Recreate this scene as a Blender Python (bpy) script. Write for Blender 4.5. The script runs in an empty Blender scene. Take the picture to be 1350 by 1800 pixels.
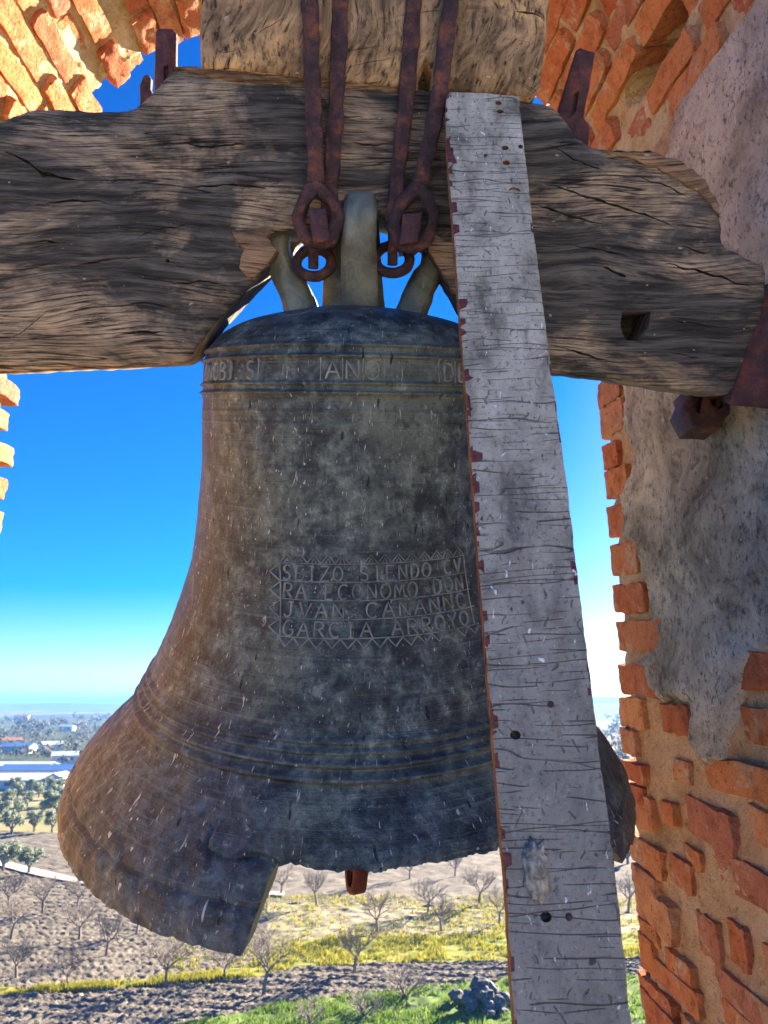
import bpy, bmesh, math, random
import numpy as np
from mathutils import Vector, Matrix, noise as mnoise

rnd = random.Random(7)
sc = bpy.context.scene
COL = sc.collection
R = math.radians

# ------------------------------------------------------------------ camera
F_PX, PITCH = 1356.0, R(14.0)            # focal length in pixels of a 1350 x 1800 frame
cam_d = bpy.data.cameras.new('camera')
cam_d.sensor_fit = 'VERTICAL'
cam_d.sensor_height = 36.0
cam_d.sensor_width = 27.0
cam_d.lens = 36.0 * F_PX / 1800.0
cam_d.clip_start, cam_d.clip_end = 0.05, 40000
cam_d.dof.use_dof = True
cam_d.dof.focus_distance = 1.18
cam_d.dof.aperture_fstop = 13.0
cam = bpy.data.objects.new('camera', cam_d)
cam.rotation_euler = (R(90) + PITCH, 0, 0)
COL.objects.link(cam)
sc.camera = cam

# ------------------------------------------------------------------ sky, sun, exposure
SUN_AZ, SUN_EL = R(43), R(20)            # to the right of straight ahead
world = bpy.data.worlds.new('World')
sc.world = world
world.use_nodes = True
wn = world.node_tree
wn.nodes.clear()
sky = wn.nodes.new('ShaderNodeTexSky')
sky.sky_type = 'NISHITA'
sky.sun_disc = False
sky.sun_elevation = SUN_EL
sky.sun_rotation = SUN_AZ
sky.altitude = 1500
sky.air_density = 1.0
sky.dust_density = 1.7
sky.ozone_density = 4.0
hs = wn.nodes.new('ShaderNodeHueSaturation')
hs.inputs['Saturation'].default_value = 1.6
hs.inputs['Hue'].default_value = 0.518
hs.inputs['Value'].default_value = 0.74
bg = wn.nodes.new('ShaderNodeBackground')
bg.inputs['Strength'].default_value = 0.050
wo = wn.nodes.new('ShaderNodeOutputWorld')
wn.links.new(sky.outputs[0], hs.inputs['Color'])
wn.links.new(hs.outputs[0], bg.inputs['Color'])
wn.links.new(bg.outputs[0], wo.inputs['Surface'])

sd = bpy.data.lights.new('sun', 'SUN')
sd.energy = 5.0
sd.angle = R(0.6)
sd.color = (1.0, 0.87, 0.68)
sun = bpy.data.objects.new('sun', sd)
sdir = Vector((math.sin(SUN_AZ) * math.cos(SUN_EL), math.cos(SUN_AZ) * math.cos(SUN_EL), math.sin(SUN_EL)))
sun.rotation_euler = sdir.to_track_quat('Z', 'Y').to_euler()
COL.objects.link(sun)

sc.view_settings.view_transform = 'Standard'
sc.view_settings.look = 'None'
sc.view_settings.exposure = 3.0
sc.view_settings.gamma = 1.0
sc.view_settings.use_curve_mapping = False
sc.cycles.max_bounces = 8
sc.cycles.diffuse_bounces = 5
sc.cycles.glossy_bounces = 3
sc.cycles.transmission_bounces = 3
sc.cycles.transparent_max_bounces = 6
sc.cycles.volume_bounces = 0
sc.cycles.sample_clamp_indirect = 6.0

# ------------------------------------------------------------------ frames and rays
GROUND = -16.0
cp, sp = math.cos(PITCH), math.sin(PITCH)

def ray(u, v):
    x, y = (u - 675) / F_PX, (900 - v) / F_PX
    return Vector((x, cp - y * sp, sp + y * cp))

TH, PS = R(21.86), R(0.65)               # the bell has swung: its crown leans to the viewer
BELL_M = Matrix.Translation((-0.058, 1.36, 0.528)) @ Matrix.Rotation(TH, 4, 'X') @ Matrix.Rotation(PS, 4, 'Y')
BELL_I = BELL_M.inverted()

def on_bell_plane(u, v, yl):
    """point (x, height) on a plane of the bell's own frame"""
    o = BELL_I @ Vector((0, 0, 0))
    d = BELL_I.to_3x3() @ ray(u, v)
    q = o + d * ((yl - o.y) / d.y)
    return (q.x, q.z)

def on_ground(u, v, z=GROUND):
    d = ray(u, v)
    return d * (z / d.z)

# ------------------------------------------------------------------ small helpers
def nz(x, y, z=0.0):
    return mnoise.noise(Vector((x, y, z)))

def fbm(x, y, z=0.0, o=4):
    a, s, f = 0.0, 1.0, 1.0
    for _ in range(o):
        a += s * mnoise.noise(Vector((x * f, y * f, z * f)))
        s *= 0.5
        f *= 2.03
    return a

def tag(o, label=None, cat=None, group=None, kind=None):
    if label: o['label'] = label
    if cat: o['category'] = cat
    if group: o['group'] = group
    if kind: o['kind'] = kind
    return o

def empty(name, m=None, parent=None):
    o = bpy.data.objects.new(name, None)
    o.empty_display_size = 0.1
    COL.objects.link(o)
    if m is not None: o.matrix_world = m
    if parent: o.parent = parent
    return o

def mesh(name, verts, faces, mat=None, smooth=False, uv=None):
    me = bpy.data.meshes.new(name)
    me.from_pydata([tuple(v) for v in verts], [], faces)
    if mat: me.materials.append(mat)
    if smooth: me.shade_smooth()
    if uv is not None:
        l = me.uv_layers.new(name='UVMap')
        idx = np.empty(len(me.loops), dtype=np.int32)
        me.loops.foreach_get('vertex_index', idx)
        arr = np.asarray(uv, dtype=np.float32)[idx]
        l.data.foreach_set('uv', arr.ravel())
    return me

def obj(name, me, parent=None, m=None):
    o = bpy.data.objects.new(name, me)
    COL.objects.link(o)
    if parent: o.parent = parent
    if m is not None: o.matrix_local = m
    return o

# ------------------------------------------------------------------ material building
class T:
    def __init__(self, name):
        self.m = bpy.data.materials.new(name)
        self.m.use_nodes = True
        self.t = self.m.node_tree
        self.b = self.t.nodes['Principled BSDF']
        self.tc = self.t.nodes.new('ShaderNodeTexCoord')
        self.geo = None
    def link(self, a, b): self.t.links.new(a, b)
    def put(self, sock, v):
        if hasattr(v, 'node'): self.link(v, sock)
        elif isinstance(v, (tuple, list)) and len(v) == 3 and sock.type == 'RGBA': sock.default_value = (*v, 1)
        else: sock.default_value = v
    def co(self, kind='Object', scale=(1, 1, 1), loc=(0, 0, 0), rot=(0, 0, 0)):
        mp = self.t.nodes.new('ShaderNodeMapping')
        self.link(self.tc.outputs[kind], mp.inputs[0])
        mp.inputs['Scale'].default_value = scale
        mp.inputs['Location'].default_value = loc
        mp.inputs['Rotation'].default_value = rot
        return mp.outputs[0]
    def map(self, vec, scale=(1, 1, 1), loc=(0, 0, 0)):
        mp = self.t.nodes.new('ShaderNodeMapping')
        self.link(vec, mp.inputs[0])
        mp.inputs['Scale'].default_value = scale
        mp.inputs['Location'].default_value = loc
        return mp.outputs[0]
    def noise(self, vec, s, d=6, r=0.6, dist=0.0, col=False):
        n = self.t.nodes.new('ShaderNodeTexNoise')
        self.link(vec, n.inputs['Vector'])
        n.inputs['Scale'].default_value = s
        n.inputs['Detail'].default_value = d
        n.inputs['Roughness'].default_value = r
        n.inputs['Distortion'].default_value = dist
        return n.outputs['Color' if col else 'Fac']
    def voro(self, vec, s, feature='F1', rnd_=1.0, out='Distance'):
        n = self.t.nodes.new('ShaderNodeTexVoronoi')
        n.feature = feature
        self.link(vec, n.inputs['Vector'])
        n.inputs['Scale'].default_value = s
        n.inputs['Randomness'].default_value = rnd_
        return n.outputs[out]
    def ramp(self, fac, stops, interp='LINEAR'):
        n = self.t.nodes.new('ShaderNodeValToRGB')
        n.color_ramp.interpolation = interp
        el = n.color_ramp.elements
        while len(el) < len(stops): el.new(0.5)
        for e, (p_, c) in zip(el, stops):
            e.position = p_
            e.color = (*c, 1) if isinstance(c, (tuple, list)) else (c, c, c, 1)
        self.put(n.inputs[0], fac)
        return n.outputs[0]
    def mix(self, fac, a, b, mode='MIX'):
        n = self.t.nodes.new('ShaderNodeMix')
        n.data_type = 'RGBA'
        n.blend_type = mode
        self.put(n.inputs[0], fac)
        self.put(n.inputs[6], a)
        self.put(n.inputs[7], b)
        return n.outputs[2]
    def math(self, op, a, b=0.0, clamp=False):
        n = self.t.nodes.new('ShaderNodeMath')
        n.operation = op
        n.use_clamp = clamp
        self.put(n.inputs[0], a)
        self.put(n.inputs[1], b)
        return n.outputs[0]
    def sep(self, vec):
        n = self.t.nodes.new('ShaderNodeSeparateXYZ')
        self.link(vec, n.inputs[0])
        return n.outputs
    def vadd(self, a, b, s=1.0):
        n = self.t.nodes.new('ShaderNodeVectorMath')
        n.operation = 'MULTIPLY_ADD'
        self.link(b, n.inputs[0])
        n.inputs[1].default_value = (s, s, s) if not isinstance(s, tuple) else s
        self.link(a, n.inputs[2])
        return n.outputs[0]
    def rand(self):
        n = self.t.nodes.new('ShaderNodeObjectInfo')
        return n.outputs['Random']
    def bump(self, h, strength=0.5, dist=0.01, prev=None):
        n = self.t.nodes.new('ShaderNodeBump')
        self.put(n.inputs['Height'], h)
        n.inputs['Strength'].default_value = strength
        n.inputs['Distance'].default_value = dist
        if prev is not None: self.link(prev, n.inputs['Normal'])
        return n.outputs[0]
    def done(self, color=None, rough=None, metal=None, normal=None, spec=None):
        if color is not None: self.put(self.b.inputs['Base Color'], color)
        if rough is not None: self.put(self.b.inputs['Roughness'], rough)
        if metal is not None: self.put(self.b.inputs['Metallic'], metal)
        if spec is not None: self.put(self.b.inputs['Specular IOR Level'], spec)
        if normal is not None: self.link(normal, self.b.inputs['Normal'])
        return self.m

def mat_bronze():
    t = T('weathered_bronze')
    uv = t.co('UV')
    ob = t.co('Object')
    big = t.noise(ob, 2.6, 5, 0.62, 0.4)
    mid = t.noise(ob, 27, 7, 0.72, 0.3)
    fine = t.noise(t.map(ob, (1, 1, .7)), 75, 5, 0.78)
    stri = t.noise(t.map(uv, (2.2, 190, 1)), 1.0, 4, 0.65)
    c = t.ramp(mid, [(0.36, (0.017, 0.022, 0.021)), (0.48, (0.062, 0.078, 0.068)), (0.58, (0.145, 0.172, 0.138)), (0.72, (0.36, 0.40, 0.31))])
    # brown earth patina spread over the sound bow
    h = t.sep(uv)[1]
    low = t.ramp(t.math('ADD', t.math('MULTIPLY', h, -1.6), t.math('MULTIPLY', big, 0.75)), [(1.20, 0.0), (1.55, 1.0)])
    lowc = t.ramp(mid, [(0.36, (0.020, 0.022, 0.012)), (0.50, (0.072, 0.076, 0.038)), (0.75, (0.24, 0.235, 0.10))])
    c = t.mix(t.math('MULTIPLY', low, 0.75), c, lowc)
    c = t.mix(t.ramp(big, [(0.50, 0.0), (0.66, 0.6)]), c, (0.24, 0.265, 0.175))
    sky_refl = t.noise(t.map(uv, (2.4, 0.9, 1), (0.62, 0.3, 0)), 1.0, 4, 0.6, 0.3)  # blue sky reflection painted into the bronze as slate-blue patches
    c = t.mix(t.ramp(sky_refl, [(0.46, 0.0), (0.60, 0.75)]), c, t.ramp(mid, [(0.38, (0.012, 0.018, 0.030)), (0.68, (0.10, 0.135, 0.175))]))
    # horizontal turning marks
    c = t.mix(t.ramp(stri, [(0.58, 0.0), (0.72, 0.34)]), c, (0.36, 0.34, 0.29))
    c = t.mix(t.ramp(stri, [(0.28, 0.5), (0.40, 0.0)]), c, (0.04, 0.04, 0.045))
    c = t.mix(t.ramp(fine, [(0.36, 0.7), (0.48, 0.0)]), c, (0.025, 0.025, 0.028))
    c = t.mix(t.ramp(fine, [(0.60, 0.0), (0.69, 0.7)]), c, (0.46, 0.46, 0.40))
    # droppings that ran down
    st = t.noise(t.map(uv, (95, 27, 1)), 1.0, 3, 0.6, 0.9)
    gate = t.noise(t.map(uv, (9, 4, 1), (3.1, 1.7, 0)), 1.0, 2, 0.5)
    wm = t.math('MULTIPLY', t.ramp(st, [(0.67, 0.0), (0.71, 0.95)]), t.ramp(gate, [(0.46, 0.0), (0.56, 1.0)]))
    st2 = t.noise(t.map(uv, (170, 75, 1), (5, 5, 0)), 1.0, 2, 0.4, 0.4)
    wm = t.math('MAXIMUM', wm, t.ramp(st2, [(0.70, 0.0), (0.735, 0.9)]))
    c = t.mix(wm, c, (0.66, 0.64, 0.58))
    dk = t.noise(t.map(uv, (70, 26, 1), (9, 4, 0)), 1.0, 2, 0.45)
    dm = t.ramp(dk, [(0.70, 0.0), (0.735, 0.9)])
    c = t.mix(dm, c, (0.015, 0.014, 0.014))
    ht = t.math('ADD', t.math('MULTIPLY', mid, 0.5), t.math('ADD', t.math('MULTIPLY', stri, 0.35), t.math('MULTIPLY', fine, 0.45)))
    ht = t.math('SUBTRACT', ht, t.math('MULTIPLY', dm, 0.5))
    ht = t.math('ADD', ht, t.math('MULTIPLY', wm, 0.25))
    nrm = t.bump(ht, 1.0, 0.008)
    rg = t.ramp(mid, [(0.3, 0.38), (0.7, 0.62)])
    return t.done(c, rg, 0.3, nrm, 0.5)

def mat_verdigris():
    t = T('verdigris_bronze')
    ob = t.co('Object')
    a = t.noise(ob, 14, 8, 0.7, 0.4)
    b = t.noise(t.map(ob, (1, 1, .35)), 60, 6, 0.7)
    c = t.ramp(a, [(0.3, (0.05, 0.054, 0.043)), (0.5, (0.145, 0.16, 0.12)), (0.66, (0.26, 0.28, 0.20)), (0.8, (0.46, 0.43, 0.24))])
    c = t.mix(t.ramp(b, [(0.62, 0), (0.74, 0.7)]), c, (0.42, 0.42, 0.36))
    nrm = t.bump(t.math('ADD', a, t.math('MULTIPLY', b, 0.6)), 0.8, 0.005)
    return t.done(c, 0.55, 0.15, nrm)

def mat_wood(name, dark, mid_, pale, patch, warm, seed=0.0, endgrain=False):
    """weathered timber; grain runs along U with knots and flow"""
    t = T(name)
    uv = t.co('UV', loc=(seed, seed * 1.7, 0))
    low = t.noise(t.map(uv, (1.5, 2.6, 1)), 1.0, 3, 0.5, 0.0, col=True)
    w = t.vadd(uv, low, (0.05, 0.13, 0.0))
    if endgrain:
        w = t.vadd(uv, low, (0.25, 0.25, 0.0))
        g1 = t.noise(t.map(w, (34, 13, 1)), 1.0, 7, 0.72, 0.9)
        g2 = t.noise(t.map(w, (150, 40, 1)), 1.0, 4, 0.7, 0.4)
    else:
        g1 = t.noise(t.map(w, (5.5, 62, 1)), 1.0, 6, 0.74, 0.25)
        g2 = t.noise(t.map(w, (11, 300, 1)), 1.0, 5, 0.75)
    c = t.ramp(g1, [(0.28, dark), (0.46, mid_), (0.60, pale), (0.78, patch)])
    pt = t.noise(t.map(uv, (3.0, 6.0, 1)), 1.0, 6, 0.68, 0.6)
    ptm = t.math('MULTIPLY', t.ramp(pt, [(0.48, 0), (0.60, 1.0)]), t.ramp(g2, [(0.40, 0.0), (0.56, 0.95)]))
    c = t.mix(ptm, c, warm)
    c = t.mix(t.ramp(g2, [(0.34, 0.9), (0.47, 0.0)]), c, tuple(x * 0.3 for x in dark))
    c = t.mix(t.ramp(g2, [(0.62, 0.0), (0.74, 0.5)]), c, patch)
    # pale flecks
    fl = t.noise(t.map(uv, (60, 95, 1), (4, 2, 0)), 1.0, 2, 0.4)
    c = t.mix(t.ramp(fl, [(0.735, 0), (0.76, 0.8)]), c, (0.5, 0.45, 0.38))
    # checks
    ck = t.noise(t.map(w, (1.6, 30, 1), (7, 3, 0)), 1.0, 3, 0.5)
    ckm = t.ramp(t.math('ABSOLUTE', t.math('SUBTRACT', ck, 0.5)), [(0.0, 1.0), (0.012, 0.0)])
    gate = t.ramp(t.noise(t.map(uv, (2.0, 3.0, 1), (11, 5, 0)), 1.0, 2, 0.5), [(0.5, 0), (0.6, 1)])
    ckm = t.math('MULTIPLY', ckm, gate)
    c = t.mix(ckm, c, (0.012, 0.01, 0.008))
    ht = t.math('ADD', t.math('MULTIPLY', g1, 0.8), t.math('MULTIPLY', g2, 0.6))
    ht = t.math('SUBTRACT', ht, t.math('MULTIPLY', ckm, 0.7))
    nrm = t.bump(ht, 0.95, 0.009)
    return t.done(c, 0.85, 0.0, nrm, 0.25)

def mat_iron(name='rusty_iron', base=(0.075, 0.042, 0.042), rust=(0.22, 0.085, 0.05), pale=(0.46, 0.28, 0.18), amt=0.5):
    t = T(name)
    ob = t.co('Object')
    a = t.noise(ob, 34, 7, 0.74, 0.3)
    b = t.noise(ob, 100, 5, 0.75)
    c = t.ramp(a, [(0.32, tuple(x * 0.45 for x in base)), (0.5, base), (0.64, rust), (0.84, pale)])
    c = t.mix(t.ramp(b, [(0.62, 0), (0.75, amt)]), c, pale)
    c = t.mix(t.ramp(b, [(0.30, 0.7), (0.42, 0)]), c, tuple(x * 0.25 for x in base))
    nrm = t.bump(t.math('ADD', a, t.math('MULTIPLY', b, 0.9)), 1.0, 0.007)
    return t.done(c, t.ramp(a, [(0.3, 0.5), (0.7, 0.8)]), 0.2, nrm, 0.4)

def mat_brick():
    t = T('old_brick')
    ob = t.co('Object')
    g = t.co('Generated')
    r_ = t.rand()
    a = t.noise(t.vadd(ob, g, 0.0), 2.2, 6, 0.65, 0.5)
    wpos = t.t.nodes.new('ShaderNodeNewGeometry').outputs['Position']
    b = t.noise(wpos, 26, 7, 0.74, 0.3)
    f_ = t.noise(wpos, 90, 4, 0.75)
    c = t.ramp(r_, [(0.0, (0.56, 0.165, 0.055)), (0.35, (0.66, 0.26, 0.09)), (0.6, (0.50, 0.135, 0.058)), (0.8, (0.68, 0.32, 0.13)), (1.0, (0.46, 0.17, 0.10))])
    c = t.mix(t.ramp(b, [(0.30, 0.7), (0.5, 0.0)]), c, (0.20, 0.045, 0.022))
    c = t.mix(t.ramp(b, [(0.55, 0.0), (0.78, 0.65)]), c, (0.72, 0.38, 0.18))
    c = t.mix(t.ramp(f_, [(0.32, 0.75), (0.42, 0.0)]), c, (0.08, 0.022, 0.014))
    c = t.mix(t.ramp(f_, [(0.64, 0.0), (0.76, 0.5)]), c, (0.62, 0.42, 0.28))
    dirt = t.noise(wpos, 7, 5, 0.65, 0.3)
    c = t.mix(t.ramp(dirt, [(0.60, 0.0), (0.72, 0.55)]), c, (0.09, 0.05, 0.04))
    sm = t.noise(wpos, 13, 7, 0.72, 0.6)
    c = t.mix(t.ramp(sm, [(0.53, 0.0), (0.64, 0.75)]), c, t.ramp(f_, [(0.35, (0.38, 0.24, 0.13)), (0.65, (0.74, 0.56, 0.36))]))
    nrm = t.bump(t.math('ADD', b, t.math('MULTIPLY', f_, 0.9)), 1.0, 0.013)
    return t.done(c, 0.9, 0, nrm, 0.2)

def mat_mortar(name, c0, c1, c2, holes=0.5):
    t = T(name)
    wpos = t.t.nodes.new('ShaderNodeNewGeometry').outputs['Position']
    a = t.noise(wpos, 9, 7, 0.68, 0.4)
    b = t.noise(wpos, 40, 6, 0.74)
    f_ = t.noise(wpos, 95, 4, 0.75)
    c = t.ramp(a, [(0.3, c0), (0.5, c1), (0.72, c2)])
    c = t.mix(t.ramp(b, [(0.30, 0.75), (0.43, 0.0)]), c, tuple(x * 0.3 for x in c0))
    c = t.mix(t.ramp(f_, [(0.60, 0), (0.72, 0.6)]), c, tuple(min(1, x * 1.5) for x in c2))
    c = t.mix(t.ramp(f_, [(0.30, holes), (0.42, 0.0)]), c, tuple(x * 0.2 for x in c0))
    nrm = t.bump(t.math('ADD', t.math('MULTIPLY', a, .8), t.math('ADD', b, t.math('MULTIPLY', f_, 0.9))), 1.0, 0.016)
    return t.done(c, 0.95, 0, nrm, 0.15)

def mat_plaster():
    t = T('grey_lime_plaster')
    wpos = t.t.nodes.new('ShaderNodeNewGeometry').outputs['Position']
    a = t.noise(wpos, 5.0, 7, 0.66, 0.6)
    b = t.noise(wpos, 38, 7, 0.74)
    f_ = t.noise(t.map(wpos, (1, 1, .6)), 95, 4, 0.75)
    z = t.sep(wpos)[2]
    c = t.ramp(a, [(0.33, (0.17, 0.15, 0.115)), (0.43, (0.37, 0.335, 0.255)), (0.53, (0.60, 0.545, 0.42)), (0.64, (0.80, 0.74, 0.59))])
    pink = t.ramp(z, [(0.62, 0.0), (0.95, 0.65)])
    c = t.mix(pink, c, t.mix(0.5, (0.74, 0.58, 0.46), c, 'MIX'))
    lich = t.ramp(t.noise(wpos, 7.5, 6, 0.7, 0.8), [(0.50, 0.0), (0.62, 0.8)])
    lowz = t.ramp(z, [(-0.05, 1.0), (0.55, 0.15)])
    c = t.mix(t.math('MULTIPLY', t.math('MULTIPLY', lich, lowz), t.ramp(b, [(0.40, 1.0), (0.58, 0.35)])), c, (0.085, 0.08, 0.076))
    c = t.mix(t.ramp(b, [(0.32, 0.75), (0.46, 0.0)]), c, (0.09, 0.08, 0.068))
    c = t.mix(t.ramp(f_, [(0.58, 0), (0.70, 0.75)]), c, (0.68, 0.63, 0.56))
    c = t.mix(t.ramp(f_, [(0.34, 0.8), (0.45, 0.0)]), c, (0.07, 0.06, 0.05))
    ckn = t.noise(t.map(wpos, (6, 6, 4)), 1.0, 5, 0.6)
    ck = t.math('MULTIPLY', t.ramp(t.math('ABSOLUTE', t.math('SUBTRACT', ckn, 0.5)), [(0.001, 0.8), (0.005, 0.0)]), t.ramp(a, [(0.52, 0.0), (0.60, 1.0)]))
    c = t.mix(ck, c, (0.03, 0.026, 0.022))
    wsp = t.noise(t.map(wpos, (40, 40, 16)), 1.0, 2, 0.4)
    c = t.mix(t.ramp(wsp, [(0.72, 0), (0.75, 0.9)]), c, (0.72, 0.7, 0.66))
    nrm = t.bump(t.math('ADD', t.math('MULTIPLY', a, .6), t.math('ADD', b, t.math('MULTIPLY', f_, 0.9))), 1.0, 0.014)
    return t.done(c, 0.95, 0, nrm, 0.15)

def mat_plank():
    t = T('cracked_grey_paint')
    uv = t.co('UV')                       # u across, v along, metres
    warp = t.noise(t.map(uv, (14, 14, 1)), 1.0, 3, 0.5, col=True)
    w = t.vadd(uv, warp, (0.006, 0.012, 0.0))
    a = t.noise(t.map(uv, (16, 10, 1)), 1.0, 7, 0.68, 0.4)
    f_ = t.noise(t.map(uv, (170, 150, 1)), 1.0, 5, 0.7)
    v_ = t.sep(uv)[1]
    c = t.ramp(a, [(0.34, (0.15, 0.135, 0.09)), (0.47, (0.37, 0.345, 0.25)), (0.66, (0.58, 0.54, 0.41))])
    # darker grey towards the foot
    foot = t.ramp(t.math('ADD', v_, t.math('MULTIPLY', a, 0.35)), [(0.45, 0.62), (1.15, 0.0)])
    c = t.mix(foot, c, (0.125, 0.125, 0.112))
    c = t.mix(t.ramp(f_, [(0.36, 0.8), (0.44, 0.0)]), c, (0.07, 0.068, 0.065))
    c = t.mix(t.ramp(f_, [(0.60, 0.0), (0.72, 0.6)]), c, (0.62, 0.6, 0.56))
    stn = t.noise(t.map(uv, (22, 12, 1), (5, 9, 0)), 1.0, 6, 0.7, 0.5)
    c = t.mix(t.ramp(stn, [(0.55, 0.0), (0.70, 0.6)]), c, (0.16, 0.11, 0.07))
    # crazing: wide short plates split across the board
    def lines(n_per_m, wob, wd, g_, lo, lx):
        wv = t.noise(t.map(uv, (1.8, 8, 1), (lx, 0, 0)), 1.0, 3, 0.6)
        ph = t.math('ADD', t.math('MULTIPLY', v_, n_per_m), t.math('MULTIPLY', wv, wob))
        fr_ = t.math('ABSOLUTE', t.math('SUBTRACT', t.math('FRACT', ph), 0.5))
        m_ = t.ramp(fr_, [(wd * 0.4, 1.0), (wd, 0.0)])
        return t.math('MULTIPLY', m_, t.ramp(t.noise(t.map(uv, g_, (lx + 3, lx, 0)), 1.0, 2, 0.5), [(lo, 0), (lo + 0.05, 1)]))
    k = t.math('MAXIMUM', lines(47, 4.0, 0.036, (13, 45, 1), 0.47, 0.0), lines(88, 7.0, 0.050, (12, 48, 1), 0.51, 4.0))
    k = t.math('MAXIMUM', k, lines(19, 3.5, 0.020, (5, 16, 1), 0.47, 9.0))
    uq = t.math('ADD', t.math('MULTIPLY', t.sep(uv)[0], 60), t.math('MULTIPLY', t.noise(t.map(uv, (9, 14, 1), (8, 8, 0)), 1.0, 2, 0.5), 6))
    vt = t.ramp(t.math('ABSOLUTE', t.math('SUBTRACT', t.math('FRACT', uq), 0.5)), [(0.03, 1.0), (0.07, 0.0)])
    k = t.math('MAXIMUM', k, t.math('MULTIPLY', vt, t.ramp(t.noise(t.map(uv, (45, 55, 1), (4, 4, 0)), 1.0, 1, 0.5), [(0.60, 0), (0.64, 0.8)])))
    c = t.mix(t.math('MULTIPLY', k, 0.66), c, (0.035, 0.032, 0.03))
    # flakes lost down to red oxide primer, most along the edges
    u_ = t.sep(uv)[0]
    edge = t.ramp(t.math('ABSOLUTE', t.math('SUBTRACT', u_, 0.0035)), [(0.0, 0.0), (0.044, 0.0), (0.0560, 0.16), (0.0605, 0.42)])
    plate = t.voro(t.map(w, (34, 66, 1), (1, 5, 0)), 1.0, 'F1', 1.0, 'Color')
    pl = t.sep(plate)[0]
    lost = t.ramp(t.math('ADD', t.math('MULTIPLY', pl, 0.62), t.math('ADD', edge, t.math('MULTIPLY', t.noise(t.map(uv, (5, 4, 1), (2, 6, 0)), 1.0, 3, .5), 0.5))), [(0.955, 0.0), (0.965, 1.0)])
    c = t.mix(lost, c, t.ramp(f_, [(0.35, (0.055, 0.014, 0.012)), (0.6, (0.16, 0.045, 0.035))]))
    # droppings
    st = t.noise(t.map(uv, (95, 48, 1), (2, 9, 0)), 1.0, 3, 0.55, 0.6)
    wm = t.ramp(st, [(0.67, 0.0), (0.705, 1.0)])
    c = t.mix(wm, c, (0.78, 0.76, 0.71))
    bl = t.noise(t.map(uv, (55, 42, 1), (7, 1, 0)), 1.0, 2, 0.4)
    c = t.mix(t.ramp(bl, [(0.72, 0), (0.75, 0.9)]), c, (0.02, 0.018, 0.016))
    ht = t.math('SUBTRACT', t.math('MULTIPLY', f_, 0.5), t.math('ADD', t.math('MULTIPLY', k, 1.0), t.math('MULTIPLY', lost, 0.8)))
    ht = t.math('ADD', ht, t.math('MULTIPLY', wm, 0.4))
    nrm = t.bump(ht, 0.85, 0.003)
    return t.done(c, 0.6, 0, nrm, 0.4)

def mat_simple(name, stops, scale=8, rough=0.9, bump=0.5, bd=0.02, coord='Object', spec=0.2, metal=0.0):
    t = T(name)
    v = t.co(coord)
    a = t.noise(v, scale, 7, 0.68, 0.3)
    c = t.ramp(a, stops)
    return t.done(c, rough, metal, t.bump(a, bump, bd), spec)

def mat_leaf(name, cols):
    t = T(name)
    g = t.t.nodes.new('ShaderNodeNewGeometry')
    r_ = g.outputs['Random Per Island']
    c = t.ramp(r_, cols)
    t.done(c, 0.65, 0, None, 0.25)
    tr = t.t.nodes.new('ShaderNodeBsdfTranslucent')
    t.link(c, tr.inputs[0])
    mx = t.t.nodes.new('ShaderNodeMixShader')
    mx.inputs[0].default_value = 0.35
    out = t.t.nodes['Material Output']
    t.link(t.b.outputs[0], mx.inputs[1])
    t.link(tr.outputs[0], mx.inputs[2])
    t.link(mx.outputs[0], out.inputs['Surface'])
    return t.m

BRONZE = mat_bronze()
VERDI = mat_verdigris()
OAK = mat_wood('weathered_oak', (0.011, 0.0108, 0.010), (0.060, 0.057, 0.050), (0.148, 0.139, 0.118), (0.34, 0.305, 0.24), (0.62, 0.47, 0.29), 0.0)
OAKEND = mat_wood('oak_end_grain', (0.035, 0.027, 0.018), (0.20, 0.14, 0.08), (0.42, 0.29, 0.155), (0.62, 0.44, 0.23), (0.72, 0.48, 0.22), 3.3, True)
RAWWOOD = mat_wood('split_brown_wood', (0.05, 0.030, 0.016), (0.17, 0.105, 0.06), (0.31, 0.21, 0.125), (0.50, 0.36, 0.22), (0.5, 0.33, 0.19), 5.3)
IRON = mat_iron()
IRON2 = mat_iron('rusty_strap_iron', (0.11, 0.055, 0.06), (0.24, 0.085, 0.06), (0.46, 0.27, 0.18), 0.7)
REDIRON = mat_iron('red_rusty_iron', (0.16, 0.035, 0.022), (0.26, 0.065, 0.035), (0.36, 0.13, 0.07), 0.3)
BRICK = mat_brick()
MORTAR = mat_mortar('sandy_mortar', (0.40, 0.24, 0.12), (0.64, 0.43, 0.24), (0.78, 0.59, 0.37))
LIME = mat_mortar('pale_lime_mortar', (0.45, 0.30, 0.13), (0.66, 0.49, 0.26), (0.80, 0.70, 0.50))
PLASTER = mat_plaster()
PAINT = mat_plank()

# ================================================================== the bell tower wall with its arched opening
Y_OUT, Y_IN, Z_SILL = 2.0, 1.0, -0.95
ZC = 1.33
L1 = ZC - Z_SILL
R0 = 0.81
L2 = math.pi * R0
S_END = 2 * L1 + L2

def xr_(Y): return 0.60 + 0.155 * (Y_OUT - Y)
def xl_(Y): return -1.02 - 0.10 * (Y_OUT - Y)

def surf(s, Y, off=0.0):
    """point on the reveal of the opening (right jamb, arch, left jamb); off > 0 stands proud"""
    a, b = xr_(Y), xl_(Y)
    c, r = (a + b) / 2, (a - b) / 2
    if s < L1:
        return Vector((a - off, Y, Z_SILL + s))
    if s < L1 + L2:
        g = (s - L1) / R0
        return Vector((c + (r - off) * math.cos(g), Y, ZC + (r - off) * math.sin(g)))
    return Vector((b + off, Y, ZC - (s - L1 - L2)))

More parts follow.
